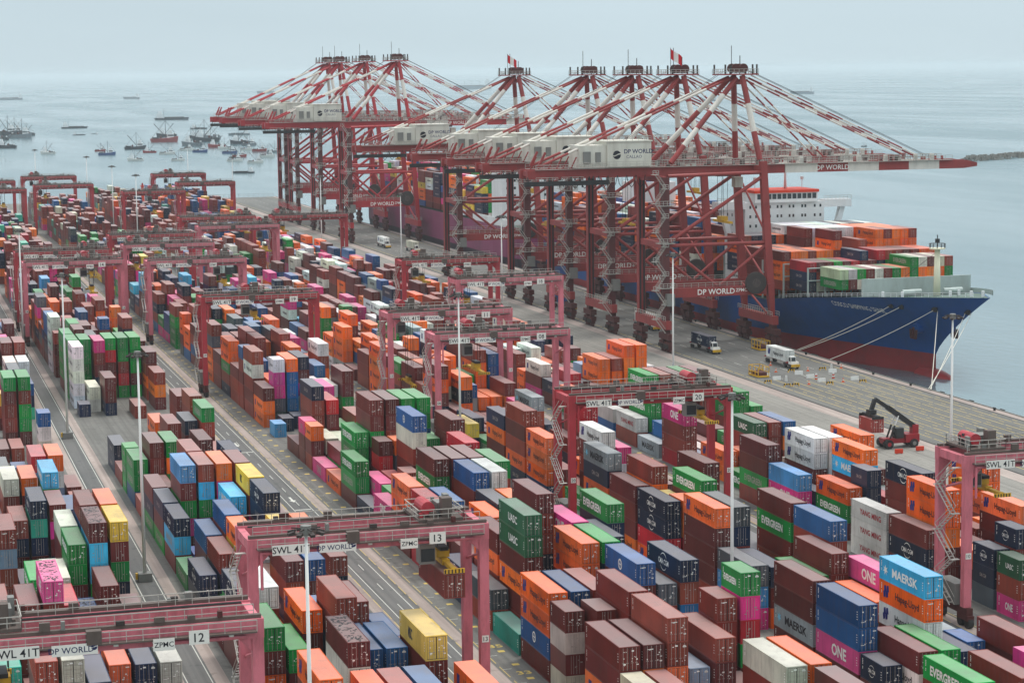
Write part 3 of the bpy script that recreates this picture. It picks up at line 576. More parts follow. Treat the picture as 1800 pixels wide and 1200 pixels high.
# stack order along each row, counted from the camera, among rows with single containers
STKNO = {}
for key, v in by.items():
    for j, s in enumerate(sorted(v, key=lambda q: q[2])): STKNO[id(s)] = j
def row_word(b, r): return ORD[r] + (' row from right' if b == 'B0' else ' row from left')
solo_stacks = {}
for i in SOLO: solo_stacks.setdefault((BOX[i][0], BOX[i][1]), set()).add(BOX[i][9])
def mark(mat, quads, name='marking'):
    mb = MB()
    for q in quads: mb.quad(*q)
    return mb, mat
LOGO = {}
def logo_mesh(kind):
    if kind in LOGO: return LOGO[kind]
    mb = MB()
    if kind == 'twin_flag':       # two slanted blocks with notches
        for ox in (0, .55):
            n = len(mb.v); pts = [(0, 0), (.42, .12), (.42, .62), (.62, .66), (.5, 1.3), (.1, 1.2), (.1, .7), (-.1, .62)]
            mb.v += [(x+ox, y+ox*.1, 0) for x, y in pts]; mb.face(tuple(range(n, n+len(pts))))
    elif kind == 'star':
        n = len(mb.v); pts = []
        for i in range(14): a = math.pi/2+i*math.pi/7; rr = .62 if i % 2 == 0 else .24; pts.append((.65+rr*math.cos(a), .65+rr*math.sin(a), 0))
        mb.v += pts; mb.v.append((.65, .65, 0)); c = len(mb.v)-1
        for i in range(14): mb.face((n+i, n+(i+1) % 14, c))
    elif kind == 'arcs':          # two thin crescents above and below a name
        for sgn in (1, -1):
            n = len(mb.v); K = 14
            for i in range(K+1):
                a = math.radians(25+ i*120/K) * 1; rr = 1.35; th = .16*math.sin(math.pi*i/K)+.01
                mb.v += [(1.3+math.cos(a)*rr*sgn, .5+(math.sin(a)*rr)*sgn*.85, 0), (1.3+math.cos(a)*(rr+th)*sgn, .5+(math.sin(a)*(rr+th))*sgn*.85, 0)]
            for i in range(K): mb.face((n+2*i, n+2*i+1, n+2*i+3, n+2*i+2))
    elif kind == 'ring':
        n = len(mb.v); K = 22
        for i in range(K): a = 2*math.pi*i/K; mb.v += [(.7+math.cos(a)*.5, .7+math.sin(a)*.5, 0), (.7+math.cos(a)*.7, .7+math.sin(a)*.7, 0)]
        for i in range(K): j = (i+1) % K; mb.face((n+2*i, n+2*i+1, n+2*j+1, n+2*j))
        mb.box(.35, 1.05, .62, .78, -.001, .001); mb.box(.62, .78, .3, 1.1, -.001, .001)
    elif kind == 'swirl':         # ribbon globe
        for yo, sg in ((.12, 1), (-.12, -1)):
            n = len(mb.v); K = 16
            for i in range(K+1):
                u = -1+2*i/K; y0 = yo+.28*math.sin(u*2.2)*.8; y1 = sg*math.sqrt(max(0, 1-u*u)); mb.v += [(.7+.7*u, .7+.7*y0, 0), (.7+.7*u, .7+.7*(y1 if abs(y1) > abs(y0) else y0), 0)]
            for i in range(K): mb.face((n+2*i, n+2*i+1, n+2*i+3, n+2*i+2))
    LOGO[kind] = mb; return mb
LM = {}
def put_logo(kind, mat, loc, face, parent, size=1.0):
    k = (kind, mat)
    if k not in LM: LM[k] = logo_mesh(kind).mesh('logo', [mat])
    o = bpy.data.objects.new('logo', LM[k]); col.objects.link(o); o.parent = parent
    o.matrix_local = Matrix.Translation(Vector(loc)) @ FACE[face].to_4x4() @ Matrix.Scale(size, 4); return o
VM = {}
def code_marks(L, H, mat='lettering_white'):
    k = (L, H)
    if k not in VM:
        mb = MB(); rr = random.Random(5)
        for i in range(7):
            z = H-.5-.19*i
            if rr.random() < .85: mb.quad((-.004, L-.55, z), (-.004, L-.68-rr.random()*.1, z), (-.004, L-.68, z+.13), (-.004, L-.55, z+.13))
        for i in range(4): mb.quad((-.004, .6, 1.0+.3*i), (-.004, .35, 1.0+.3*i), (-.004, .35, 1.1+.3*i), (-.004, .6, 1.1+.3*i))
        VM[k] = mb.mesh('code_marking', [mat])
    return VM[k]
def decorate(o, c, ln, H, x=-.006):
    L = LEN[ln]; s = 1 if ln == 40 else .62
    def T(txt, fy, h, bold=0, mat='lettering_white', fz=.5, wf=.5): return put_text(txt, (x, L*fy, H*fz), '-x', o, h, bold, mat, 1.0, width=L*wf)
    s2 = 1 if ln == 40 else .72
    if c in 'ow':
        T('Hapag-Lloyd', .38, .95*s2, .014, 'lettering_dark', .47, .52); put_logo('twin_flag', 'lettering_blue', (x, L*.9, H*.24), '-x', o, 1.25*s)
    elif c == 'g': T('EVERGREEN', .55, 1.15*s2, .035, wf=.62)
    elif c == 'p': T('ONE', .45, 1.5*s2, .03, wf=.34)
    elif c in 'mM': T('MAERSK', .43, 1.15*s2, .03, 'lettering_dark' if c == 'm' else 'lettering_white', .5, .56); put_logo('star', 'lettering_cyan' if c == 'm' else 'lettering_white', (x, L*.92, H*.22), '-x', o, 1.15*s)
    elif c == 'n': T('CMA CGM', .5, .72*s2, .015, wf=.3); put_logo('arcs', 'lettering_white', (x, L*.5+1.3*.9*s, H*.5-.5*.9*s), '-x', o, .9*s)
    elif c == 'Y': T('YANG MING', .45, .9*s2, .02, 'lettering_red', wf=.6)
    elif c == 'U': put_logo('ring', 'lettering_white', (x, L*.52+.7, H*.26), '-x', o, 1.0*s)
    elif c == 'y': T('MSC', .58, 1.3*s2, .03, 'lettering_dark', wf=.16)
    elif c == 'G': T('UASC', .45, 1.05*s2, .02, wf=.34)
    me = code_marks(L, round(H, 2)); q = bpy.data.objects.new('code_marking', me); col.objects.link(q); q.parent = o
FLAKE = {}
def flaking(o, L, H):
    if L not in FLAKE:
        mb = MB(); rr = random.Random(2)
        for i in range(90):
            x = .2+rr.random()*2.0; y = .4+rr.random()*(L-.8); a = rr.random()*3; w_ = rr.uniform(.04, .12); l_ = rr.uniform(.1, .32); c, s_ = math.cos(a), math.sin(a); z = H+.003
            mb.quad(*[(x+u*c-v*s_, y+u*s_+v*c, z) for u, v in ((-l_, -w_), (l_, -w_), (l_*.7, w_), (-l_, w_))])
        FLAKE[L] = mb.mesh('flaked_paint', ['machine_black'])
    q = bpy.data.objects.new('flaked_paint', FLAKE[L]); col.objects.link(q); q.parent = o; q['kind'] = 'stuff'
LABELS = set()
TIERW = ['topmost', 'second down', 'third down', 'fourth down', 'fifth down', 'sixth down']
def add_container(b, r, y, th, ln, c, tier, k, si):
    X = rowx(b, r); H = th-.03; body, d0, d1 = get_meshes(ln, th)
    o = bpy.data.objects.new('shipping_container', body); col.objects.link(o)
    o.location = (X, y+R.uniform(-.06, .06), tier*th + (.0 if tier else .002)); cc = R.choice(PAL[c]); fd = R.uniform(.8, 1.18); gr = R.choice((0, 0, .06, .14)); lum = sum(cc)/3; o.color = (*[(v*(1-gr)+lum*gr)*fd for v in cc], 1)
    idx = sorted(solo_stacks[(b, r)], key=lambda q: STK[q][2]).index(si)+1
    o['label'] = '%s container, %s in %s stack back, %s, %s' % (CNAME[c], TIERW[k], ORD[idx], row_word(b, r), BN[b])
    o['category'] = 'container'; o['group'] = 'shipping containers stacked in the yard'
    for dm in (d0, d1):
        q = bpy.data.objects.new('door', dm); col.objects.link(q); q.parent = o; q.color = o.color
    decorate(o, c, ln, H)
    if k == 0 and (b, r, round(y)) in (("B0", 5, 263), ("B1", 3, 223), ("B0", 3, 276), ("B0", 2, 296)): flaking(o, LEN[ln], H)
    return o
REST = []
for i, bx in enumerate(BOX):
    b, r, y, n, th, ln, c, tier, k, si = bx
    if i in SOLO: add_container(b, r, y, th, ln, c, tier, k, si)
    else: REST.append((rowx(b, r), y, tier*th, LEN[ln], th-.03, c, k == 0))
def mass(name, items, label, cat):
    """the containers past the 300 that show largest: real boxes with doors, rods and name strips, joined"""
    V = []; F = []; M = []; C = []
    rr = random.Random(3)
    def bq(pts, m, c):
        n = len(V); V.extend(pts); F.append((n, n+1, n+2, n+3)); M.append(m); C.append(c)
    GL = {}
    def letters(txt, X, yc, zc, h, wd, m, c):
        if txt not in GL:
            me, tw_, th_ = text_mesh(txt, 1.0, .025, 'lettering_white'); GL[txt] = ([tuple(v.co) for v in me.vertices], [tuple(p.vertices) for p in me.polygons], tw_, th_)
        vs, ps, tw_, th_ = GL[txt]; n = len(V); kx = wd/tw_; kz = h/th_
        V.extend([(X-.006, yc+wd/2-a*kx, zc-h/2+b_*kz) for a, b_, _ in vs])
        for p in ps: F.append(tuple(n+i for i in p)); M.append(m); C.append(c)
    for X, y, z, L, H, c, top in items:
        cc = tuple(v*rr.uniform(.85, 1.12) for v in rr.choice(PAL[c])); W = 2.44; x1 = X+W; y1 = y+L; z1 = z+H; e = .1
        dk = tuple(v*.8 for v in cc)
        bq([(X, y, z), (X, y, z1), (X, y1, z1), (X, y1, z)], 0, cc); bq([(x1, y, z), (x1, y1, z), (x1, y1, z1), (x1, y, z1)], 0, cc)
        bq([(X, y1, z), (X, y1, z1), (x1, y1, z1), (x1, y1, z)], 0, cc)
        bq([(X, y, z1), (x1, y, z1), (x1, y1, z1), (X, y1, z1)], 1, cc)
        # door end: frame, recessed leaves, rods
        bq([(X, y, z), (X+e, y, z), (X+e, y, z1), (X, y, z1)], 0, cc); bq([(x1-e, y, z), (x1, y, z), (x1, y, z1), (x1-e, y, z1)], 0, cc)
        bq([(X+e, y, z), (x1-e, y, z), (x1-e, y, z+.18), (X+e, y, z+.18)], 0, cc); bq([(X+e, y, z1-.16), (x1-e, y, z1-.16), (x1-e, y, z1), (X+e, y, z1)], 0, cc)
        bq([(X+e, y+.07, z), (x1-e, y+.07, z), (x1-e, y+.07, z1), (X+e, y+.07, z1)], 0, cc)
        if y < 720:
            for f in (.3, .42, .58, .72): bq([(X+W*f-.025, y+.03, z+.15), (X+W*f+.025, y+.03, z+.15), (X+W*f+.025, y+.03, z1-.12), (X+W*f-.025, y+.03, z1-.12)], 2, cc)
        bq([(X+W/2-.02, y+.045, z+.15), (X+W/2+.02, y+.045, z+.15), (X+W/2+.02, y+.045, z1-.12), (X+W/2-.02, y+.045, z1-.12)], 3, cc)
        for k in range(5):
            cx = X+.2+rr.random()*1.8; cz = z+.4+rr.random()*1.7; w_ = rr.choice((.1, .18, .3)); h_ = rr.choice((.08, .13))
            bq([(cx, y-.004, cz), (cx+w_, y-.004, cz), (cx+w_, y-.004, cz+h_), (cx, y-.004, cz+h_)], 2, cc)
        # name strip on the side as a row of letter blocks
        NM = {'o': ('Hapag-Lloyd', 1.15, .52), 'w': ('Hapag-Lloyd', 1.15, .52), 'g': ('EVERGREEN', 1.15, .62), 'p': ('ONE', 1.5, .34), 'm': ('MAERSK', 1.15, .56), 'M': ('MAERSK', 1.15, .56), 'n': ('CMA CGM', .72, .3), 'Y': ('YANG MING', .9, .6), 'y': ('MSC', 1.3, .16), 'G': ('UASC', 1.05, .34)}
        if c in NM and y < 560:
            txt, h_, wf = NM[c]; letters(txt, X, y+L*(.4 if c in 'ow' else .5), z+H*.5, h_*(1 if L > 8 else .72), L*wf, {'o': 3, 'w': 3, 'm': 3, 'y': 3, 'Y': 4}.get(c, 2), cc)
            if c in 'ow': bq([(X-.006, y+L*.9, z+H*.27), (X-.006, y+L*.81, z+H*.27), (X-.006, y+L*.8, z+H*.7), (X-.006, y+L*.89, z+H*.7)], 5, cc)
        elif c in 'ogpmMnYyGw':
            m = {'o': 3, 'w': 3, 'm': 3, 'y': 3, 'Y': 4}.get(c, 2); nl = {'g': 9, 'p': 3, 'o': 10, 'w': 10, 'n': 6, 'm': 6, 'M': 6, 'Y': 8, 'y': 3, 'G': 4}[c]
            hh = {'g': .95, 'p': 1.3, 'm': .9, 'M': .9}.get(c, .6); ext = L*{'g': .55, 'p': .3, 'y': .2}.get(c, .5); yc = y+L*.45+ext/2; zc = z+H*.5-hh/2; st = ext/nl
            for k in range(nl):
                a0 = yc-k*st; a1 = a0-st*.72
                bq([(X-.004, a0, zc), (X-.004, a1, zc), (X-.004, a1, zc+hh*rr.choice((1, 1, .8))), (X-.004, a0, zc+hh)], m, cc)
    me = bpy.data.meshes.new(name); me.from_pydata(V, [], F)
    for q in ('container_side_far', 'container_roof_far', 'lock_rod', 'lettering_dark', 'lettering_red', 'lettering_blue'): me.materials.append(MT[q])
    me.polygons.foreach_set('material_index', M)
    at = me.color_attributes.new('col', 'FLOAT_COLOR', 'CORNER')
    at.data.foreach_set('color', np.repeat(np.array([(*c, 1) for c in C], dtype=np.float32), [len(f) for f in F], axis=0).ravel())
    me.update(); o = bpy.data.objects.new(name, me); col.objects.link(o); o['kind'] = 'stuff'; o['label'] = label; o['category'] = cat; return o
mass('stacked_containers', REST, 'dense mass of coloured containers stacked through the far yard', 'containers')

# ------------------------------------------------------------------ rubber-tyred gantry cranes
S = 26.6; DP = 7.6
def make_gantry():
    t = thing('yard_gantry_crane', 'x', 'gantry crane')
    for x in (0, S):
        MB().box(x-.45, x+.45, -1.2, DP+1.2, 1.75, 2.7).obj('sill_beam', 'rust', t)
        for y in (0, DP):
            bg_ = MB().box(x-.5, x+.5, y-1.5, y+1.5, 1.05, 1.74).obj('wheel_bogie', 'rust', t)
            for dy in (-.95, .95):
                w_ = MB().cyl((x-.38, y+dy, .76), (x+.38, y+dy, .76), .76, 16).obj('wheel', 'rubber', bg_)
                w_.parent = bg_
            MB().bar((x, y, 2.7), (x, y, 21.35), 1.1, 1.05).obj('leg', 'gantry_pink', t)
            # gusset where leg meets girder
            s_ = 1 if x == 0 else -1
            mb = MB(); n = len(mb.v); a = x+s_*.55
            mb.v += [(a, y-.4, 21.35), (a+s_*1.3, y-.4, 21.35), (a, y-.4, 20.05), (a, y+.4, 21.35), (a+s_*1.3, y+.4, 21.35), (a, y+.4, 20.05)]
            for f in ((0, 2, 1), (3, 4, 5), (0, 3, 5, 2), (1, 2, 5, 4)): mb.face(f)
            mb.obj('gusset', 'gantry_pink', t)
    for y in (0, DP):
        MB().box(-.6, S+.6, y-.55, y+.55, 21.35, 23.2).obj('girder', 'gantry_pink', t)
        MB().box(-.4, S+.4, y-.3, y+.3, 23.2, 23.55).obj('trolley_rail', 'beam_brown', t)
    for x in (-.1, S+.1): MB().box(x-.4, x+.4, .56, DP-.56, 21.9, 23.0).obj('end_tie', 'gantry_pink', t)
    for y, sg in ((-.55, -1), (DP+.55, 1)):
        wk = MB().box(.4, S-.2, min(y, y+sg*.85), max(y, y+sg*.85), 22.05, 22.2).obj('walkway', 'beam_brown', t)
        MB().rail([(.4, y+sg*.82, 22.2), (S-.2, y+sg*.82, 22.2)], 1.1, 1.5, .04).obj('handrail', 'rail_grey', t)
    MB().rail([(.2, .5, 23.2), (S-.2, .5, 23.2)], 1.2, 1.6, .04).obj('handrail', 'rail_grey', t)
    MB().rail([(.2, DP-.5, 23.2), (S-.2, DP-.5, 23.2)], 1.2, 1.6, .04).obj('handrail', 'rail_grey', t)
    # conduit pipe along the front of the girder and down the leg
    MB().cyl((.9, -.72, 21.62), (9.5, -.72, 21.62), .17, 8).obj('conduit', 'gantry_pink', t)
    MB().cyl((.9, -.72, 21.7), (.9, -.72, 17.5), .17, 8).obj('conduit', 'gantry_pink', t)
    MB().cyl((S-8, -.72, 21.62), (S-1.2, -.72, 21.62), .17, 8).obj('conduit', 'gantry_pink', t)
    rg = random.Random(6)
    for k in range(7): x = 2.2+k*3.6; MB().box(x, x+.45, -.95, -.6, 21.75, 22.0).obj('work_lamp', 'sign_white', t)
    for k in range(12): x = rg.uniform(1, 25); y = rg.choice((-.2, DP+.2)); MB().box(x, x+rg.uniform(.3, 1.1), y-.25, y+.25, 23.56, 23.56+rg.uniform(.25, .9)).obj('deck_equipment', rg.choice(('beam_brown', 'steel_grey', 'rust', 'crane_dark')), t)
    MB().cyl((.5, DP-1.6, 23.3), (S-.5, DP-1.6, 23.3), .12, 6).obj('cable_chain', 'machine_black', t); MB().box(10.5, 11.9, -1.5, -.56, 22.2, 23.5).obj('electrical_box', 'beam_brown', t)
    # struts between front and rear legs
    for x in (0, S): MB().cyl((x, .5, 19.6), (x, DP-.5, 17.6), .16, 8).obj('strut', 'gantry_pink', t)
    # electrical house and cable drum on the left sill, stair tower on the left leg
    h_ = MB().box(-.95, .95, 1.2, 6.2, 2.75, 5.6).obj('electrical_house', 'steel_grey', t)
    mb = MB()
    for i in range(16): mb.box(-1.0, -.955, 1.3+i*.3, 1.42+i*.3, 2.9, 5.5)
    mb.obj('louvre', 'steel_grey', h_)
    MB().box(-.8, .8, 2.2, 5.0, 2.75, 4.6).obj('power_pack', 'beam_brown', t).location.x = S
    tw = MB()
    for i in range(6):
        z0 = 2.8+i*3.1; y0, y1 = (1.3, 5.8) if i % 2 == 0 else (5.8, 1.3)
        for xx in (-1.0, -1.7): tw.bar((xx, y0, z0), (xx, y1, z0+3.1), .12); tw.bar((xx, y0, z0+1.0), (xx, y1, z0+4.0), .07)
        tw.box(-1.75, -.6, min(y1, y1+(.7 if i % 2 == 0 else -.7)), max(y1, y1+(.7 if i % 2 == 0 else -.7)), z0+3.1, z0+3.18)
        for k in range(6): f = (k+.5)/6; tw.box(-1.7, -1.0, y0+(y1-y0)*f-.12, y0+(y1-y0)*f+.12, z0+3.1*f, z0+3.1*f+.05)
    tw.obj('stair', 'rail_grey', t)
    return t
def make_trolley(t, tx, tall=True):
    tr = MB().box(tx-2.6, tx+2.6, .3, DP-.3, 23.58, 23.9).obj('trolley', 'beam_brown', t)
    mb = MB().cyl((tx-1.2, 1.6, 24.9), (tx-1.2, 5.2, 24.9), .8, 14); mb.obj('hoist_drum', 'gantry_red', tr)
    MB().box(tx+.3, tx+1.5, 1.0, 2.3, 23.9, 26.1).obj('cabinet', 'beam_brown', tr); MB().box(tx+.2, tx+1.9, 3.0, 5.4, 23.9, 25.2).obj('motor', 'steel_grey', tr); MB().box(tx+1.7, tx+2.3, 5.6, 6.8, 23.9, 25.6).obj('cabinet', 'steel_grey', tr)
    MB().rail([(tx-2.6, .35, 23.9), (tx+2.6, .35, 23.9), (tx+2.6, DP-.35, 23.9), (tx-2.6, DP-.35, 23.9), (tx-2.6, .35, 23.9)], 1.1, 1.3, .04).obj('handrail', 'rail_grey', tr)
    rq = random.Random(int(tx*10))
    for k in range(9): x = tx+rq.uniform(-2.4, 2.0); y = rq.uniform(.6, DP-1.4); MB().box(x, x+rq.uniform(.3, .8), y, y+rq.uniform(.3, .9), 23.9, 23.9+rq.uniform(.4, 1.6)).obj('machinery', rq.choice(('beam_brown', 'steel_grey', 'gantry_red', 'machine_black')), tr)
    cb = MB().box(tx-2.4, tx-.6, .9, 2.9, 18.6, 20.9).obj('operator_cab', 'steel_grey', tr)
    MB().box(tx-2.3, tx-.7, .86, .89, 18.9, 20.4).obj('cab_window', 'glass_dark', tr); MB().box(tx-.59, tx-.56, 1.1, 2.7, 18.9, 20.4).obj('cab_window', 'glass_dark', tr)
    MB().bar((tx-1.5, 1.9, 20.9), (tx-1.5, 1.9, 23.6), .5).obj('cab_hanger', 'beam_brown', tr)
def make_spreader(t, tx, z):
    """yellow spreader on four ropes; z is the level of its underside (local)"""
    c = DP/2; sp = MB().box(tx-.45, tx+.45, c-2.3, c+2.3, z+.25, z+.85).obj('spreader', 'spreader_yellow', t)
    for y0, y1 in ((c-5.9, c-2.3), (c+2.3, c+5.9)): MB().box(tx-.3, tx+.3, y0, y1, z+.3, z+.7).obj('telescopic_arm', 'spreader_yellow', sp)
    for y in (c-6.0, c+6.0):
        MB().box(tx-1.2, tx+1.2, y-.14, y+.14, z+.12, z+.62).obj('end_beam', 'spreader_yellow', sp)
        mb = MB()
        for k in range(6): mb.box(tx-1.15+k*.4, tx-1.0+k*.4, y-.16, y-.145, z+.14, z+.6)
        mb.obj('warning_stripe', 'machine_black', sp)
    MB().box(tx-.75, tx+.75, c-1.0, c+1.0, z+.9, z+1.75).obj('headblock', 'spreader_yellow', sp); MB().box(tx-.5, tx+.5, c-1.6, c+1.6, z+1.78, z+2.2).obj('sheave_block', 'machine_black', sp)
    for x in (-.6, .6):
        for y in (-.8, .8): MB().cyl((tx+x, c+y, z+2.2), (tx+x, c+y*1.5, 23.6), .05, 5).obj('hoist_rope', 'machine_black', sp)
def board(t, x, z, w_, h_, txt, th, mat='lettering_dark', y=-.60, sx=1.0, logo=False):
    bd = MB().box(x-w_/2, x+w_/2, y-.05, y, z-h_/2, z+h_/2).obj('sign_board', 'sign_white', t)
    put_text(txt, (x-(.15*w_/2 if logo else 0), y-.056, z), '-y', bd, th, .01, mat, sx)
    if logo: put_logo('swirl', 'lettering_navy', (x+w_/2-.62, y-.056, z-.15), '-y', bd, .42)
    return bd
proto = make_gantry(); ptree = tree_of(proto)
LX = {b: v[0] for b, v in BLK.items()}
RED = {'gantry_pink': 'gantry_red'}
GANTRIES = [  # number on its sign, block, distance, red paint?, trolley position, spreader height
 ('13', 'B1', 236, 0, 21.8, None), ('12', 'B0', 201, 0, 2.2, 17.0), ('20', 'B3', 325, 1, 22.1, 17.6), ('10', 'B4', 256, 0, 3.2, 17.6), ('08', 'B3', 411, 0, 8.0, 15.0), ('11', 'B3', 452, 0, 4.2, 7.0), ('18', 'B4', 519, 0, 2.2, 16.5),
 ('', 'B4', 577, 1, 5.0, 17), ('19', 'B2', 501, 1, 11.5, 17.5), ('14', 'B1', 614, 0, 17.5, 14.0), ('', 'B1', 651, 1, 21.0, 15.0), ('', 'B2', 605, 0, 20.5, 15.5), ('', 'B2', 665, 0, 3.0, 15.5), ('', 'B2', 707, 1, 14.0, 17.0),
 ('', 'B3', 784, 1, 23.0, 17), ('', 'B3', 736, 0, 22.0, 14.0), ('', 'B4', 779, 1, 3.0, 17.5), ('', 'B3', 970, 1, 13.0, 13.0), ('', 'B4', 1037, 1, 3.5, 17), ('', 'B4', 1133, 1, 8.0, 16), ('', 'B2', 1048, 1, 4.0, 17), ('', 'B2', 1138, 1, 6.0, 17), ('', 'B1', 1018, 1, 16.0, 15), ('', 'B1', 1100, 1, 12.0, 17)]
BW = {'B0': 'leftmost container block', 'B1': 'second block from left', 'B2': 'middle block', 'B3': 'fourth block from left', 'B4': 'block nearest the quay'}
cnt = {}
TRW = {}
for i, (num, b, y, red, tx, sz) in enumerate(sorted(GANTRIES, key=lambda q: q[2])):
    o = copy_tree(ptree, None, RED if red else None); o.location = (LX[b], y, 0.008); o.name = 'yard_gantry_crane'
    if b == 'B0': o.scale = (1, 1, 1)
    cnt[b] = cnt.get(b, 0)+1
    make_trolley(o, tx)
    if sz is not None: make_spreader(o, tx+.8, sz)
    o['label'] = '%s gantry crane%s, %s one back astride the %s' % ('red' if red else 'faded pink', ' numbered '+num if num else '', ORD[cnt[b]], BW[b])
    o['group'] = 'rubber-tyred gantry cranes over the container blocks'
    if y < 720:
        board(o, 4.1, 22.0, 4.2, 1.15, 'SWL 41T', .78, y=-1.42); board(o, 9.4, 21.9, 4.2, 1.05, 'DP WORLD', .58, 'lettering_navy', y=-1.42, logo=True)
        board(o, 17.6, 21.7, 2.0, 1.15, 'ZPMC', .5, y=-1.42)
        if num: board(o, 20.9, 22.1, 1.9, 1.3, num, .85, y=-1.42); board(o, S, 9.7, .8, .8, num, .5, y=-.56); board(o, 0, 9.7, .8, .8, num, .5, y=-.56)
def drop(o):
    for c in kids(o): drop(c)
    bpy.data.objects.remove(o)
drop(proto)
# gantry 13 is lifting a brown container on its spreader
g13 = [o for o in bpy.data.objects if o.get('label', '').startswith('faded pink gantry crane numbered 13')][0]
make_spreader(g13, 22.6, 17.95)
body, d0, d1 = get_meshes(40, 2.8)
hc = bpy.data.objects.new('shipping_container', body); col.objects.link(hc); hc.location = (38.1+22.6-1.22, 236+DP/2-6.1, 15.2); hc.color = (*srgb(124, 58, 52), 1)
hc['label'] = 'brownish red container hanging from the yellow spreader of gantry 13'; hc['category'] = 'container'; hc['group'] = 'shipping containers stacked in the yard'
for dm in (d0, d1): q = bpy.data.objects.new('door', dm); col.objects.link(q); q.parent = hc; q.color = hc.color
decorate(hc, 'b', 40, 2.77)

# ------------------------------------------------------------------ ship-to-shore quay cranes
GA = 30.4
def make_sts():
    t = thing('quay_crane', 'x', 'quay crane')
    A, Wm = 'crane_red', 'crane_white'
    for y in (-9.5, 9.5):
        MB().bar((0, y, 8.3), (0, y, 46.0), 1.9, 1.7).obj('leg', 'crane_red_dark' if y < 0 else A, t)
        MB().bar((GA, y, 8.3), (GA-.7, y, 17), 1.2, 1.4, 1.66).obj('leg', A, t); MB().bar((GA-.7, y, 17), (GA-2.7, y, 49.6), 2.0, 1.7, .9).obj('leg', A, t)
        MB().box(.8, GA-1.7, y-.55, y+.55, 14.2, 16.7).obj('portal_beam', A, t)
        MB().cyl((.8, y, 28), (GA-2, y, 28), .48, 10).obj('tie_beam', A, t)
        MB().cyl((.8, y, 46.3), (GA-3, y, 46.7), .5, 10).obj('tie_beam', A, t)
        MB().cyl((1.2, y, 29), (GA-3, y, 45.5), .5, 10).obj('brace', A, t)
        MB().cyl((14.4, y, 17), (1.0, y, 27.6), .42, 10).obj('brace', A, t); MB().cyl((15.4, y, 17), (GA-1.8, y, 27.4), .42, 10).obj('brace', A, t)
        MB().rail([(1, y-.6, 16.7), (GA-3, y-.6, 16.7)], 1.2, 2.0, .05).obj('handrail', 'rail_grey', t)
    for x in (0, GA):
        MB().box(x-.75, x+.75, -12.2, 12.2, 6.0, 8.3).obj('sill_beam', A, t)
        for y in (-10.2, 10.2):
            eq = MB().box(x-.85, x+.85, y-3.6, y+3.6, 3.4, 4.9).box(x-.7, x+.7, y-1.1, y+1.1, 4.9, 6.0).obj('equaliser_beam', 'rust', t)
            for yy in (y-2.0, y+2.0):
                sb = MB().box(x-.75, x+.75, yy-1.65, yy+1.65, 1.6, 2.9).box(x-.5, x+.5, yy-.7, yy+.7, 2.9, 3.4).obj('bogie', 'rust', eq)
                for k in (-1.0, 0, 1.0):
                    MB().cyl((x-.22, yy+k, .45), (x+.22, yy+k, .45), .43, 12).box(x-.55, x+.55, yy+k-.26, yy+k+.26, .8, 1.6).obj('wheel', 'rust', eq); MB().box(x-1.15 if x == 0 else x+.75, x-.75 if x == 0 else x+1.15, yy+k-.25, yy+k+.3, 1.2, 2.2).obj('drive_motor', 'crane_dark', eq)
    for x in (0, GA): MB().rail([(x-1.0, -12.1, 8.3), (x-1.0, 12.1, 8.3)], 1.2, 1.5, .06).obj('handrail', 'rail_grey', t); MB().rail([(x+1.0, -12.1, 8.3), (x+1.0, 12.1, 8.3)], 1.2, 1.5, .06).obj('handrail', 'rail_grey', t)
    for z in (16.8, 28.6, 38.5):
        MB().box(-2.2, 2.2, -11.2, -8.0, z, z+.15).obj('platform', 'rail_grey', t); MB().rail([(-2.2, -11.2, z+.15), (2.2, -11.2, z+.15), (2.2, -8.0, z+.15)], 1.2, .9, .06).obj('handrail', 'rail_grey', t)
    for x in (-.55, .5): MB().bar((x, 8.5, 8.3), (x, 8.5, 45), .35).obj('cable_tray', 'machine_black', t)
    for z0, z1 in ((8.6, 16), (17, 27.5), (29, 44)):
        MB().cyl((GA-.9, -8.8, z0), (GA-1.6, 8.8, z1), .3, 8).obj('brace', A, t)
    # cross beams along the quay
    for x, z in ((0, 45.4), (GA-2.6, 47.6), (0, 28.0)): MB().bar((x, -9.4, z), (x, 9.4, z), 1.1, 1.6).obj('cross_beam', A, t)
    # girder and boom: two parallel box girders
    for y in (-3.3, 3.3):
        MB().box(-36, 36.4, y-.6, y+.6, 46.1, 48.5).obj('girder', A, t)
        mb = MB(); xs = [36.6, 46.0, 55.0, 64.2, 73.2, 82.4, 90.0]
        for i in range(6):
            mb.mat((i+1) % 2); mb.box(xs[i]+.002, xs[i+1], y-.6, y+.6, 46.1, 48.5)
        n = len(mb.v); mb.mat(0)
        mb.v += [(90, y-.6, 46.1), (94, y-.6, 46.6), (94, y+.6, 46.6), (90, y+.6, 46.1), (90, y-.6, 48.5), (94, y-.6, 47.6), (94, y+.6, 47.6), (90, y+.6, 48.5)]
        for f in ((0, 3, 2, 1), (4, 5, 6, 7), (0, 1, 5, 4), (1, 2, 6, 5), (2, 3, 7, 6)): mb.face(tuple(n+q for q in f))
        bo = mb.obj('boom', [A, Wm], t)
        if y < 0: put_text('DP WORLD', (50.5, y-.606, 47.3), '-y', bo, 1.35, .012)
        sg = -1 if y < 0 else 1
        MB().box(-34, 86, y+sg*.6 if sg > 0 else y-1.55, y+1.55 if sg > 0 else y-.6, 48.5, 48.6).obj('walkway', 'rail_grey', t)
        MB().rail([(-34, y+sg*1.5, 48.6), (35, y+sg*1.5, 48.6)], 1.2, 2.2, .055).obj('handrail', 'rail_grey', t); MB().rail([(37, y+sg*1.5, 48.6), (86, y+sg*1.5, 48.6)], 1.2, 2.2, .055).obj('handrail', 'rail_grey', t)
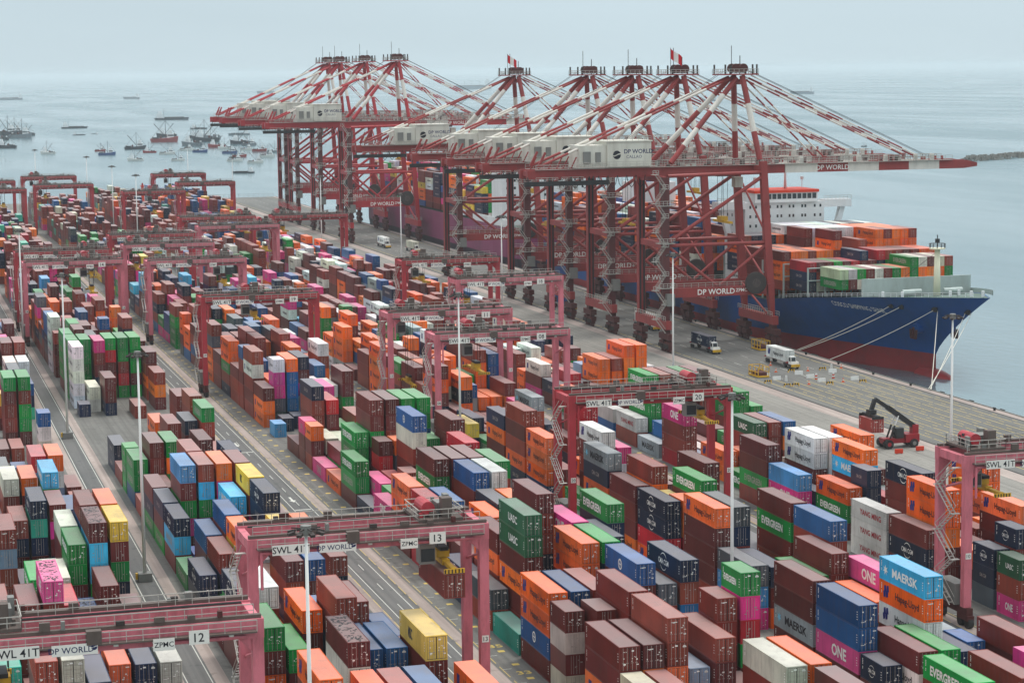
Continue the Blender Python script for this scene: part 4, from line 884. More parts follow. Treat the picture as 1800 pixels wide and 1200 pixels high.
    for x in list(range(-35, 36, 10))+list(range(38, 91, 8)): MB().box(x-.35, x+.35, -2.7, 2.7, 46.8, 48.1).obj('girder_tie', A, t)
    for x in (41, 58, 66, 75, 80): MB().box(x-.5, x+.5, -4.6, -3.9, 48.6, 50.4).obj('sheave_stand', Wm, t)
    rc = random.Random(8)
    for k in range(46):
        x = rc.uniform(0, 84); y = rc.choice((-3.3, 3.3, -1, 1))+rc.uniform(-.4, .4); w_ = rc.uniform(.3, 1.3); h_ = rc.uniform(.4, 1.5)
        MB().box(x, x+w_, y-.35, y+.35, 48.52, 48.55+h_).obj('deck_equipment', rc.choice(('rail_grey', 'rust', A, 'steel_grey', 'beam_brown')), t)
    for x0, x1 in ((2, 24), (27, 34), (38, 60), (62, 84)): MB().rail([(x0, -1.9, 48.6), (x1, -1.9, 48.6)], 1.6, 1.5, .06).obj('handrail', 'rail_grey', t); MB().rail([(x0, 2.2, 48.6), (x1, 2.2, 48.6)], 1.4, 1.8, .06).obj('handrail', 'rust', t)
    for x in (-33, -28, -24): MB().bar((x, -3.3, 48.5), (x+1.6, -3.3, 51.6), .3).obj('tail_frame', A, t); MB().bar((x, 3.3, 48.5), (x+1.6, 3.3, 51.6), .3).obj('tail_frame', A, t)
    # machinery house, three joined rooms
    mh = MB().box(-14.5, -2.3, -5.4, 5.4, 48.7, 55.4).obj('machinery_house', 'house_white', t)
    MB().box(-22.0, -14.52, -4.6, 4.6, 48.7, 54.6).obj('annex', 'house_white', mh); MB().box(-14.8, -2.0, -5.7, 5.7, 55.4, 55.7).obj('roof', 'house_white', mh)
    put_text('DP WORLD', (-5.9, -5.41, 52.9), '-y', mh, 1.15, .02, 'lettering_navy'); put_text('CALLAO', (-7.1, -5.41, 51.5), '-y', mh, .8, .0, 'lettering_navy')
    put_logo('swirl', 'lettering_dark', (-13.0, -5.41, 50.9), '-y', mh, 1.6)
    MB().rail([(-14.5, -5.3, 55.7), (-2.3, -5.3, 55.7), (-2.3, 5.3, 55.7)], 1.1, 1.6, .05).obj('handrail', 'rail_grey', mh)
    MB().box(-21, -19, -5.1, -4.62, 50, 53).obj('ventilator', 'steel_grey', mh); MB().box(-17.6, -16.2, -5.0, -4.62, 50.2, 52.8).obj('ventilator', 'steel_grey', mh)
    MB().box(-24, -1, -6.6, -5.45, 48.9, 49.05).obj('walkway', 'rail_grey', mh); MB().rail([(-24, -6.55, 49.05), (-1, -6.55, 49.05)], 1.2, 1.8, .05).obj('handrail', 'rail_grey', mh)
    # A frame
    for y in (-1, 1):
        MB().bands((GA-3.2, y*8.6, 50), (24.4, y*3.0, 72.2), .78, 3, 10).obj('mast_post', [A, Wm], t)
        MB().bands((2.4, y*7.2, 49.6), (23.0, y*2.4, 71.6), .72, 5, 10).obj('backstay', [A, Wm], t)
        MB().bands((-32.5, y*3.6, 49.4), (22.4, y*1.6, 72.0), .34, 7, 8).obj('backstay_rod', [A, Wm], t)
        MB().bands((26.4, y*2.6, 71.6), (75.0, y*3.3, 49.8), .26, 13, 6).obj('forestay', [A, Wm], t); MB().bands((26.9, y*3.2, 72.3), (75.6, y*3.7, 50.0), .2, 11, 6, 1).obj('forestay', [A, Wm], t)
        MB().bands((25.8, y*2.6, 71.2), (48.4, y*3.3, 49.8), .24, 9, 6).obj('forestay', [A, Wm], t)
        MB().cyl((27.5, y*.7, 73.5), (80.0, y*.9, 49.8), .07, 5).obj('boom_hoist_rope', 'machine_black', t); MB().cyl((20, y*.8, 73.4), (-8, y*.9, 55.6), .06, 5).obj('boom_hoist_rope', 'machine_black', t)
        MB().bar((75.2, y*3.3, 49.3), (75.2, y*3.3, 50.4), .8).obj('stay_bracket', A, t); MB().bar((48.4, y*3.3, 49.3), (48.4, y*3.3, 50.4), .8).obj('stay_bracket', A, t)
        MB().bar((-33, y*3.6, 49.3), (-31, y*3.6, 53.0), .55).obj('tail_strut', A, t)
    MB().bar((24.2, -3.6, 70.6), (24.2, 3.6, 70.6), 1.2, 1.4).obj('mast_head', A, t)
    pf = MB().box(18.8, 28.6, -4.4, 4.4, 72.4, 72.75).obj('top_platform', A, t)
    MB().rail([(18.8, -4.3, 72.75), (28.6, -4.3, 72.75), (28.6, 4.3, 72.75), (18.8, 4.3, 72.75), (18.8, -4.3, 72.75)], 1.25, 1.3, .06).obj('handrail', 'rail_grey', pf)
    for x, y in ((19.2, -4), (20.6, -4), (27.0, -4), (28.2, -4), (19.2, 4), (28.2, 4)): MB().cyl((x, y, 72.7), (x, y, 75.2), .26, 8).obj('floodlight', 'crane_dark', pf)
    for y in (-1.4, 1.4): MB().cyl((23.2, y-.35, 74.2), (23.2, y+.35, 74.2), 1.25, 16).obj('sheave', 'rust', pf); MB().cyl((25.4, y-.35, 74.2), (25.4, y+.35, 74.2), 1.25, 16).obj('sheave', 'rust', pf)
    MB().cyl((21.0, -3.8, 72.7), (21.0, -3.8, 80.2), .09, 6).obj('antenna', 'crane_dark', pf); MB().cyl((25.8, 2, 72.7), (25.8, 2, 77.6), .12, 6).obj('antenna', 'crane_dark', pf)
    # stairs up the land-side leg
    sb = MB()
    for i in range(11):
        z0 = 5+i*3.8; a, b_ = (-2.2, -.9) if i % 2 else (-.9, -2.2)
        sb.bar((a*2.1+1.2, -11.0, z0), (b_*2.1+1.2, -11.0, z0+3.8), .1); sb.bar((a*2.1+1.2, -11.0, z0+1.1), (b_*2.1+1.2, -11.0, z0+4.9), .07); sb.bar((a*2.1+1.2, -11.8, z0), (b_*2.1+1.2, -11.8, z0+3.8), .1); sb.bar((a*2.1+1.2, -11.8, z0+1.1), (b_*2.1+1.2, -11.8, z0+4.9), .07)
        for k in range(7): f = (k+.5)/7; sb.box((a+(b_-a)*f)*2.1+1.05, (a+(b_-a)*f)*2.1+1.35, -11.8, -11.0, z0+3.8*f, z0+3.8*f+.06)
        px_ = b_*2.1+1.2; sb.box(px_-.8, px_+.8, -11.9, -10.2, z0+3.8, z0+3.9); sb.rail([(px_-.8, -11.9, z0+3.9), (px_+.8, -11.9, z0+3.9)], 1.1, .8, .06)
    sb.obj('stair', 'rail_grey', t)
    MB().box(-.4, 1.8, -12.0, -10.4, 12.2, 15.4).obj('electrical_cabin', 'steel_grey', t); MB().box(.9, 2.7, -4.6, -2.6, 41.5, 44.8).obj('lift_cabin', 'steel_grey', t)
    rl = MB().cyl((25.2, -10.3, 17.4), (25.2, -11.3, 17.4), 2.9, 28).obj('cable_reel', 'crane_dark', t)
    for rr in (2.9, 1.5, .6): MB().cyl((25.2, -11.31, 17.4), (25.2, -11.4, 17.4), rr*.99, 24, rr*.8).obj('reel_rim', 'crane_dark' if rr != 1.5 else 'beam_brown', rl)
    put_text('DP WORLD', (14.2, -10.06, 15.45), '-y', t, 1.5, .015); put_text('ZPMC', (24.0-2.6, -10.06, 15.6), '-y', t, .9, .01)
    # festoon cables under the girder, trolley with cab
    for k in range(9):
        x0 = -27+k*2.6; pts = [(x0, -4.3, 46.6), (x0+.5, -4.3, 44.4), (x0+1.3, -4.3, 43.4), (x0+2.1, -4.3, 44.4), (x0+2.6, -4.3, 46.6)]
        mb = MB()
        for a, b_ in zip(pts[:-1], pts[1:]): mb.cyl(a, b_, .09, 5)
        mb.obj('festoon_cable', 'machine_black', t)
    MB().box(-37, -14, -4.9, -4.0, 44.3, 45.5).obj('festoon_track', 'machine_black', t)
    for x in (-36, -30, -24, -18): MB().bar((x, -4.45, 45.5), (x, -4.0, 46.6), .25).obj('festoon_hanger', 'crane_dark', t)
    for x in (-34, -27): MB().rail([(x, -4.9, 45.5), (x+6, -4.9, 45.5)], 1.0, 1.5, .05).obj('handrail', 'rail_grey', t)
    return t
stp = make_sts(); stt = tree_of(stp)
NEWRED = {'crane_red': 'crane_red_new'}
def sts_trolley(t, x, z):
    tr = MB().box(x-3, x+3, -4.2, 4.2, 45.6, 46.5).obj('trolley', 'rust', t)
    MB().box(x+3.2, x+5.4, -1.2, 1.4, 42.4, 45.2).obj('operator_cab', 'house_white', tr); MB().box(x+5.42, x+5.46, -1.0, 1.2, 42.8, 44.6).obj('cab_window', 'glass_dark', tr)
    sp = MB().box(x-.5, x+.5, -6.1, 6.1, z, z+.6).obj('spreader', 'spreader_yellow', tr); MB().box(x-.9, x+.9, -1.6, 1.6, z+.6, z+1.7).obj('headblock', 'spreader_yellow', tr)
    for a in (-.8, .8):
        for b_ in (-1.3, 1.3): MB().cyl((x+a, b_, z+1.7), (x+a, b_*1.3, 45.6), .06, 5).obj('hoist_rope', 'machine_black', tr)
STS = [(548, 0, 20, 33), (592, 0, 8, 30), (631, 0, 44, 36), (675, 0, 10, 24), (759, 0, 30, 30), (945.5, 1, 45, 36), (1011, 1, 40, 30), (1069, 1, 12, 26), (1099, 1, 44, 36)]
for i, (y, nw, tx, tz) in enumerate(STS):
    o = copy_tree(stt, None, NEWRED if nw else None); o.name = 'quay_crane'; o.location = (198.6, y, .012)
    if nw: o.scale = (1, 1, 1.09)
    sts_trolley(o, tx, tz)
    o['label'] = '%s ship-to-shore crane with striped stays, %s in the quayside row from the bow' % ('bright red' if nw else 'faded red', ORD[i+1]); o['group'] = 'ship-to-shore cranes on the quay rails'
drop(stp)
def flag(x, y, z, label):
    t = thing('flag', label, 'flag', (x, y, z))
    MB().cyl((0, 0, 0), (0, 0, 7.4), .08, 6).obj('flagpole', 'crane_dark', t)
    for k, mm in enumerate(('flag_red', 'lettering_white', 'flag_red')):
        mb = MB(); 
        for j in range(3):
            a = k+j/3; b_ = k+(j+1)/3
            q = lambda u, top: (u*1.1, .5*math.sin(u*2.0), (7.2 if top else 4.4)-u*.75)
            mb.quad(q(a, 0), q(b_, 0), q(b_, 1), q(a, 1)); mb.quad(*[(x_, y_+.03, z_) for x_, y_, z_ in (q(a, 1), q(b_, 1), q(b_, 0), q(a, 0))])
        mb.obj('stripe', mm, t)
flag(218.5, 587.5, 72.8, 'red and white striped flag flying on the second quay crane from right'); flag(218.5, 754.5, 72.8, 'red and white striped flag flying on the fifth quay crane from right')

# ------------------------------------------------------------------ high-mast lights
POLES = [(35.4, 189), (35.4, 319), (35.4, 453), (35.4, 590), (101.0, 250), (101.0, 383), (101, 895), (101, 988), (101, 1110), (167, 318), (167, 448), (167, 585), (167, 707), (167, 843), (167, 1063), (167, 1222), (84, 1230)]
def make_pole():
    t = thing('light_mast', 'x', 'light mast')
    MB().box(-1.0, 1.0, -1.0, 1.0, 0, 1.25).obj('plinth', 'steel_grey', t)
    smooth(MB().cyl((0, 0, 1.25), (0, 0, 33.6), .27, 12, .14).obj('pole', 'pole_grey', t))
    MB().cyl((0, 0, 33.4), (0, 0, 34.3), .5, 10).obj('crown', 'steel_grey', t)
    for k in range(8):
        a = k*math.pi/4+.2; c, s_ = math.cos(a), math.sin(a)
        MB().bar((c*.4, s_*.4, 34.0), (c*1.4, s_*1.4, 34.0), .1).bar((c*1.1, s_*1.1, 33.75), (c*1.7, s_*1.7, 33.6), .42, .26).obj('floodlight', 'crane_dark', t)
    MB().box(-1.35, -1.05, -.2, .4, .3, 1.2).obj('control_box', 'spreader_yellow', t)
    return t
pp = make_pole(); pt = tree_of(pp)
pc = {}
for x, y in POLES:
    o = copy_tree(pt); o.location = (x, y, .01); o.name = 'light_mast'; pc[x] = pc.get(x, 0)+1
    o['label'] = 'tall pale light mast, %s one back %s' % (ORD[pc[x]], {35.4: 'in the left truck lane', 101.0: 'in the middle truck lane', 167: 'along the apron edge', 84: 'at the far yard end'}[x]); o['group'] = 'high light masts in the yard'
drop(pp)

# ------------------------------------------------------------------ container ships alongside
def hull_ship(name, label, xc, hb, stem0, stern, deck_fn, stem_fn, mats, wl_len=95.0, deck_len=60.0, boot=2.0, flip=False):
    """lofted hull: stem at the low-Y end; mats = (topsides, boot)"""
    t = thing(name, label, 'ship', (xc, (stem0+stern)/2, WL)); oy = (stem0+stern)/2
    def half(y, z):
        s = y-stem_fn(z)
        if s <= 0: return 0.0
        tt = max(0, min(1, z/18)); L = wl_len+(deck_len-wl_len)*tt; p = 1.15-.3*tt
        b_ = hb*math.sin(math.pi/2*min(1, s/L))**p
        if y > stern-30: b_ *= 1-.25*(1-tt)*((y-(stern-30))/30)**2
        return b_
    ys = sorted(set([stem_fn(20)+.01]+[stem0+q for q in (.5, 2, 4, 7, 10, 14, 18, 22, 26, 30, 36, 42, 50, 60, 72, 86, 100, 130, 170)]+list(np.linspace(stem0+200, stern, 8))))
    zs = [WL-.8, -2, 0, boot, boot+.01, 4, 6, 8, 10, 12, 14, 16, 18, 20]
    def surf(sg):
        V = []; F = []; M = []
        for y in ys:
            zd = deck_fn(y)
            for z in zs:
                zz = min(z, zd); yy = max(y, stem_fn(zz)); V.append((sg*half(yy, zz), yy-oy, zz-WL))
        K = len(zs)
        for i in range(len(ys)-1):
            for j in range(K-1):
                a, b_, c, d = i*K+j, i*K+j+1, (i+1)*K+j+1, (i+1)*K+j
                F.append((a, b_, c, d) if sg > 0 else (d, c, b_, a)); M.append(1 if zs[j] < boot else 0)
        return V, F, M
    mb = MB()
    for sg in (-1, 1):
        V, F, M = surf(sg); n = len(mb.v); mb.v += V
        for f, m_ in zip(F, M): mb.mat(m_); mb.face(tuple(n+q for q in f))
    # transom and deck
    mb.mat(0); n = len(mb.v)
    for z in (WL-.8, deck_fn(stern)):
        for sg in (-1, 1): mb.v.append((sg*half(stern, z), stern-oy, z-WL))
    mb.face((n, n+1, n+3, n+2)); hull = smooth(mb.obj('hull', list(mats), t))
    dk = MB()
    for a, b_ in zip(ys[:-1], ys[1:]):
        za, zb = deck_fn(a)-.15, deck_fn(b_)-.15; ya = max(a, stem_fn(za)); yb = max(b_, stem_fn(zb))
        dk.quad((-half(ya, za), ya-oy, za-WL), (half(ya, za), ya-oy, za-WL), (half(yb, zb), yb-oy, zb-WL), (-half(yb, zb), yb-oy, zb-WL))
    dk.obj('deck', 'deck_green', t)
    return t, hull, half, oy
paint('hull_blue', srgb(0, 70, 136), .38, (.012, .05, .10), .6, .3, stretch=(1, 1.2, .2))
paint('hull_boot_red', srgb(138, 38, 40), .5, (.07, .03, .028), .6, .3, stretch=(1, .5, .6))
paint('hull_magenta', srgb(132, 54, 92), .45, (.05, .03, .045), .7, .1, stretch=(1, .4, .3))
paint('hull_dark', srgb(60, 48, 58), .5, (.04, .03, .03), .4, .12)
XC, HB = 254.9, 21.4
stem = lambda z: 494 if z <= 2 else 494-27.5*((z-2)/16.9)**1.3
deck = lambda y: 11.0+7.9*max(0, min(1, (552-y)/82))**.8
ship, hull, half, oy = hull_ship('container_ship', 'blue container ship with white bridge moored bow towards the camera', XC, HB, 494, 770, deck, stem, ('hull_blue', 'hull_boot_red'))
def on_hull(txt, y0, z0, h, parent):
    """lettering wrapped on the port bow"""
    me, wd, ht = text_mesh(txt, 1.0, .004, 'lettering_white', 1.0); me = me.copy(); k = h/ht; kx = 17.2/wd
    for v in me.vertices:
        y = y0-v.co.x*kx; z = z0+v.co.y*k-v.co.x*kx*.04; v.co = (-half(y, z)-.06, y-oy, z-WL)
    o = bpy.data.objects.new('ship_name', me); col.objects.link(o); o.parent = parent; return o
on_hull('COSCO SHIPPING SEINE', 518.5, 12.7, 1.25, hull)
def local(x, y, z): return (x-XC, y-oy, z-WL)
def sbox(x0, x1, y0, y1, z0, z1, name, mat, parent): return MB().box(x0-XC, x1-XC, y0-oy, y1-oy, z0-WL, z1-WL).obj(name, mat, parent)
# bulbous bow
mb = MB(); n0 = len(mb.v); K = 12
prof = [(500, 3.2), (496, 3.1), (492, 2.8), (489, 2.2), (487, 1.3), (486, .2)]
for y, r_ in prof:
    for i in range(K): a = 2*math.pi*i/K; mb.v.append((math.cos(a)*r_, y-oy, -.2+math.sin(a)*r_*.62))
for i in range(len(prof)-1):
    for j in range(K): mb.face((i*K+j, i*K+(j+1) % K, (i+1)*K+(j+1) % K, (i+1)*K+j))
smooth(mb.obj('bulbous_bow', 'hull_boot_red', ship))
# anchors in their bolsters
for sg, yy in ((-1, 495.5), (1, 493)):
    b_ = half(yy, 9); ab = MB(); ab.cyl((sg*(b_-.6), yy-oy, 9-WL), (sg*(b_+.9), yy-.5-oy, 8.6-WL), 1.7, 14, 1.2); bo = ab.obj('anchor_bolster', 'hull_blue', ship)
    ak = MB(); ax = sg*(b_+1.2); ak.bar((ax, yy-1.4-oy, 6.3-WL), (ax, yy+1.4-oy, 6.3-WL), .5, .6).bar((ax, yy-1.3-oy, 6.3-WL), (ax, yy-1.6-oy, 8.4-WL), .5).bar((ax, yy+1.3-oy, 6.3-WL), (ax, yy+1.6-oy, 8.4-WL), .5).bar((ax, yy-oy, 6.3-WL), (ax, yy-oy, 9-WL), .5)
    ak.obj('anchor', 'rust', bo)
# hull openings (fairleads) and white sheer strake rail
for yy in (497.3, 494.2, 484.8, 476.5): sbox(XC-half(yy, 14.6)-.12, XC-half(yy, 14.6)+.4, yy-1.1, yy+1.1, 13.9, 15.1, 'fairlead', 'machine_black', ship)
rb = MB(); pts = [(-half(y, deck(y))+.15, y-oy, deck(y)-WL) for y in (545, 530, 515, 500, 488, 480, 474, 470)]
rb.rail(pts, 1.0, 2.0, .05); rb.obj('deck_rail', 'ship_white', ship)
bw = MB(); yy = [545, 530, 515, 500, 488, 480, 474, 469.5]
for a, b_ in zip(yy[:-1], yy[1:]):
    p, q = (half(a, deck(a))-.1, a-oy, deck(a)-WL), (half(b_, deck(b_))-.1, b_-oy, deck(b_)-WL)
    bw.quad(p, q, (q[0], q[1], q[2]+1.2), (p[0], p[1], p[2]+1.2)); bw.quad((p[0]-.15, p[1], p[2]), (p[0]-.15, p[1], p[2]+1.2), (q[0]-.15, q[1], q[2]+1.2), (q[0]-.15, q[1], q[2]))
bw.obj('bulwark', 'ship_grey', ship)
# breakwater, foremast, windlasses
wbk = half(505, deck(505))-.7; MB().box(-wbk, wbk, 505-oy, 505.5-oy, deck(505)-.2-WL, 20.6-WL).obj('breakwater', 'ship_grey', ship)
for i in range(9): x = -wbk+2+i*(2*wbk-4)/8; MB().bar((x, 505.5-oy, deck(505)-WL), (x, 508-oy, deck(505)-WL), .25).bar((x, 505.5-oy, 20.6-WL), (x, 507.8-oy, deck(505)-WL), .25).obj('breakwater_stay', 'ship_grey', ship)
fm = smooth(MB().cyl((0, 494-oy, 16-WL), (0, 494-oy, 28.6-WL), .95, 14, .7).obj('foremast', 'mast_cream', ship))
MB().cyl((0, 494-oy, 28.6-WL), (0, 494-oy, 28.9-WL), 2.0, 14).obj('mast_platform', 'mast_cream', fm)
rr_ = MB(); rr_.rail([(2*math.cos(a*math.pi/6), 494-oy+2*math.sin(a*math.pi/6), 28.9-WL) for a in range(13)], 1.1, 2, .05); rr_.obj('mast_rail', 'crane_dark', fm)
MB().cyl((0, 494-oy, 28.9-WL), (0, 494-oy, 32.2-WL), .12, 6).box(-.45, .45, 493.6-oy, 494.4-oy, 30.2-WL, 31.2-WL).obj('mast_light', 'machine_black', fm)
MB().cyl((0, 494-oy, 28-WL), (0, 512-oy, 20-WL), .05, 5).obj('mast_stay', 'crane_dark', fm)
for x, y in ((-7, 496), (-4, 498), (5, 497), (8, 499)):
    wd_ = MB().cyl((x-1.6, y-oy, deck(y)+.9-WL), (x+1.6, y-oy, deck(y)+.9-WL), .75, 12).obj('windlass', 'ship_grey', ship); MB().box(x-2, x+2, y-.9-oy, y+.9-oy, deck(y)-.1-WL, deck(y)+.35-WL).obj('windlass_base', 'deck_green', wd_)
for x, y in ((-12, 500), (-10.5, 492), (3, 488), (-2, 483), (0, 476), (1, 472)): MB().cyl((x, y-oy, deck(y)-.1-WL), (x, y-oy, deck(y)+1.3-WL), .4, 8).obj('mooring_bitt', 'ship_white', ship)
# accommodation block and bridge
ac = sbox(242.4, 267.4, 590, 606, 11, 35.2, 'accommodation', 'ship_white', ship)
for lv in range(7):
    z = 17+lv*2.75
    for x in (244, 245.8, 249.0, 250.2, 252.6, 253.8, 256.4, 257.6, 260.4, 261.4, 264.4, 266.2):
        sbox(x-.28, x+.28, 589.94, 589.99, z, z+.85, 'window', 'glass_dark', ac)
    for yy_ in (592.5, 596, 600, 603.5): sbox(242.33, 242.39, yy_-.3, yy_+.3, z, z+.85, 'window', 'glass_dark', ac)
br = sbox(245.0, 264.8, 588.8, 602, 35.2, 38.0, 'bridge', 'ship_white', ship)
sbox(244.7, 265.1, 588.4, 602.4, 38.0, 38.8, 'bridge_roof', 'signal_red', br)
for i in range(12): x = 245.7+i*1.58; sbox(x, x+1.25, 588.72, 588.78, 36.2, 37.7, 'window', 'glass_dark', br)
for x0, x1 in ((233.6, 242.4), (267.4, 276.2)):
    wg = sbox(x0, x1, 590, 594, 33.4, 35.6, 'bridge_wing', 'ship_white', br); c_ = x0+1.1 if x0 < XC else x1-1.1; d_ = x1-.5 if x0 < XC else x0+.5
    MB().bar(local(c_+(1.2 if x0 < XC else -1.2), 592, 33.4), local(d_+(-2.5 if x0 < XC else 2.5)*0+(2 if x0 < XC else -2)*-1.4, 592, 22), 1.5, 1.8).obj('wing_strut', 'ship_white', br)
    rw = MB(); rw.rail([local(x0, 590, 35.6), local(x1, 590, 35.6)], 1.1, 1.2, .05); rw.obj('wing_rail', 'rail_grey', br)
rm = smooth(MB().cyl(local(258, 597, 38.8), local(258, 597, 46.5), .45, 10, .2).obj('radar_mast', 'ship_white', ship))
MB().box(255.6-XC, 260.4-XC, 596.8-oy, 597.2-oy, 43.6-WL, 43.9-WL).box(256.4-XC, 259.6-XC, 596.6-oy, 596.9-oy, 45.3-WL, 45.7-WL).obj('radar_bar', 'ship_white', rm)
for x in (247.5, 250, 262.5): MB().cyl(local(x, 595, 38.8), local(x, 595, 41.6), .1, 6).cyl(local(x, 595, 41.4), local(x, 595, 42.3), .5, 10).obj('dome_aerial', 'ship_white', ship)
fn = sbox(247, 262, 700, 712, 11, 36, 'funnel_casing', 'ship_white', ship); sbox(250.5, 259.5, 703, 710, 36, 42, 'funnel', 'hull_blue', fn)
# pale lashing bridges between the bays
for yb in (530, 544, 558, 572, 586.5):
    lb = MB(); hw = half(yb, deck(yb))-1
    for x in np.arange(-hw, hw+.1, 5.0): lb.bar((x, yb-oy, deck(yb)-WL), (x, yb-oy, 21.5-WL), .4)
    for z in (18, 21.3): lb.box(-hw, hw, yb-.45-oy, yb+.45-oy, z-WL, z+.2-WL)
    lb.obj('lashing_bridge', 'ship_grey', ship)
# cargo on deck
cargo = []
rs = random.Random(11)
bays = [(516.5, 19.4, 1, 2, 'obngbrc'), (531, 17.6, 2, 3, 'bbonrgbc'), (545, 16.8, 3, 5, 'bobobob'), (559, 16.6, 3, 5, 'bnoobb'), (573, 16.6, 4, 5, 'bnnbwo')]
for bi, (y, zb, lo, hi, pal) in enumerate(bays):
    hw = half(y, deck(y))-1.2; nr = int(2*hw/2.5)
    for i in range(nr):
        x = XC-nr*1.25+i*2.5; f = i/max(1, nr-1)
        n = lo if f < .28 else rs.randint(lo, hi)
        if f > .72: n = hi
        if bi == 0: n = 1 if f < .6 else 2
        if bi >= 3 and .3 < f < .75: n = 5
        low = int((zb-deck(y)-.3)/2.62)
        for k in range(-low, n):
            c = rs.choice(pal)
            if f > .66 and bi in (1, 2, 3): c = rs.choice('ooob')
            if bi >= 3 and .34 < f < .72 and k >= n-2: c = 'w'
            cargo.append((x, y, zb+k*2.62, 12.19, 2.58, c, k == n-1))
for j, y in enumerate(list(np.arange(609, 695, 13.6))+list(np.arange(714, 762, 13.6))):
    for i in range(17):
        n = rs.randint(4, 6); c = rs.choice('ooubbnw')
        for k in range(n):
            if rs.random() < .5: c = rs.choice('ooouubbnwb')
            cargo.append((XC-21.2+i*2.5, float(y), 14+k*2.62, 12.19, 2.58, c, k == n-1))
mass('deck_cargo', cargo, 'orange, brown and white containers stacked on the blue ship', 'containers')
# second ship, stern towards the camera
stem2 = lambda z: 1125-(0 if z < 2 else 0)
t2 = thing('container_ship', 'magenta hulled container ship moored behind the far cranes', 'ship', (XC-.6, 960, WL))
mb = MB(); st_ = [(800, .74), (806, .86), (815, .95), (830, 1), (1040, 1), (1070, .86), (1095, .55), (1112, .16), (1118, .0)]
for zi, (za, zb2, m_) in enumerate(((-1.2-WL+WL, 5.5, 1), (5.5, 17.5, 0))):
    for (ya, fa), (yb, fb) in zip(st_[:-1], st_[1:]):
        for sg in (-1, 1):
            q = [(sg*21*fa*(.93 if za < 0 else 1), ya-960, za), (sg*21*fa, ya-960, zb2), (sg*21*fb, yb-960, zb2), (sg*21*fb*(.93 if za < 0 else 1), yb-960, za)]
            mb.mat(m_); mb.quad(*(q if sg < 0 else q[::-1])) if sg > 0 else mb.quad(*q[::-1])
    mb.mat(m_); f0 = st_[0][1]; mb.quad((-21*f0, -160, za), (21*f0, -160, za), (21*f0, -160, zb2), (-21*f0, -160, zb2))
mb.obj('hull', ['hull_magenta', 'hull_dark'], t2)
dk = MB()
for (ya, fa), (yb, fb) in zip(st_[:-1], st_[1:]): dk.quad((-21*fa, ya-960, 17.3), (21*fa, ya-960, 17.3), (21*fb, yb-960, 17.3), (-21*fb, yb-960, 17.3))
dk.obj('deck', 'deck_green', t2)
a2 = MB().box(-20, 20, -140, -126, 17.3, 44).obj('accommodation', 'ship_white', t2)
for lv in range(8):
    for i in range(12): MB().box(-18+i*3.1, -17.2+i*3.1, -140.06, -140.01, 20+lv*2.9, 21+lv*2.9).obj('window', 'glass_dark', a2)
MB().box(-20.9, -20.4, -158, -100, 17.4, 20.4).obj('bulwark', 'ship_white', t2); MB().box(-21.9, 21.9, -136, -132, 41, 43.5).obj('bridge_wing', 'ship_white', t2)
cargo = []
for y in np.arange(848, 1090, 13.8):
    hw = 20 if y < 1045 else 20*(1-(y-1045)/90)
    for i in range(int(2*hw/2.5)):
        n = rs.randint(4, 6); c = rs.choice('bbppowbn')
        for k in range(n):
            if rs.random() < .55: c = rs.choice('bbbbbpoowyungw')
            cargo.append((XC-.6-hw+i*2.5, float(y), 14.6+k*2.62, 12.19, 2.58, c, k == n-1))
mass('deck_cargo', cargo, 'pink, brown and white containers stacked high on the magenta ship', 'containers')
# mooring lines from the blue ship to the quay
def sag(a, b_, s, r_=.09, n=8):
    mb = MB(); pts = []
    for i in range(n+1):
        f = i/n; p = Vector(a).lerp(Vector(b_), f); p.z -= s*4*f*(1-f); pts.append(p)
    for p, q in zip(pts[:-1], pts[1:]): mb.cyl(p, q, r_, 6)
    return mb
LINES = [((497.3, 14.4), (230.4, 524.7, .6), 'upper of two white mooring lines slanting to the quay beside the truck'), ((494.2, 14.4), (230.4, 523.6, .6), 'lower of two white mooring lines slanting to the quay beside the truck'), ((484.8, 14.4), (230.4, 504.2, .6), 'white mooring line slanting lowest across the blue bow'),
 ((484.2, 14.2), (230.2, 448.3, .6), 'steep white mooring line dropping straight from the bow to the quay'), ((477.2, 14.2), (230.2, 448.9, .6), 'left of two steep white mooring lines at the bow tip'), ((475.6, 14.2), (230.2, 449.6, .6), 'right of two steep white mooring lines at the bow tip')]
for (y, z), q, lb in LINES:
    o = sag((XC-half(y, z)-.1, y, z), q, .6).obj('mooring_line', 'rope'); o['label'] = lb; o['category'] = 'rope'; o['group'] = 'mooring lines of the blue ship'

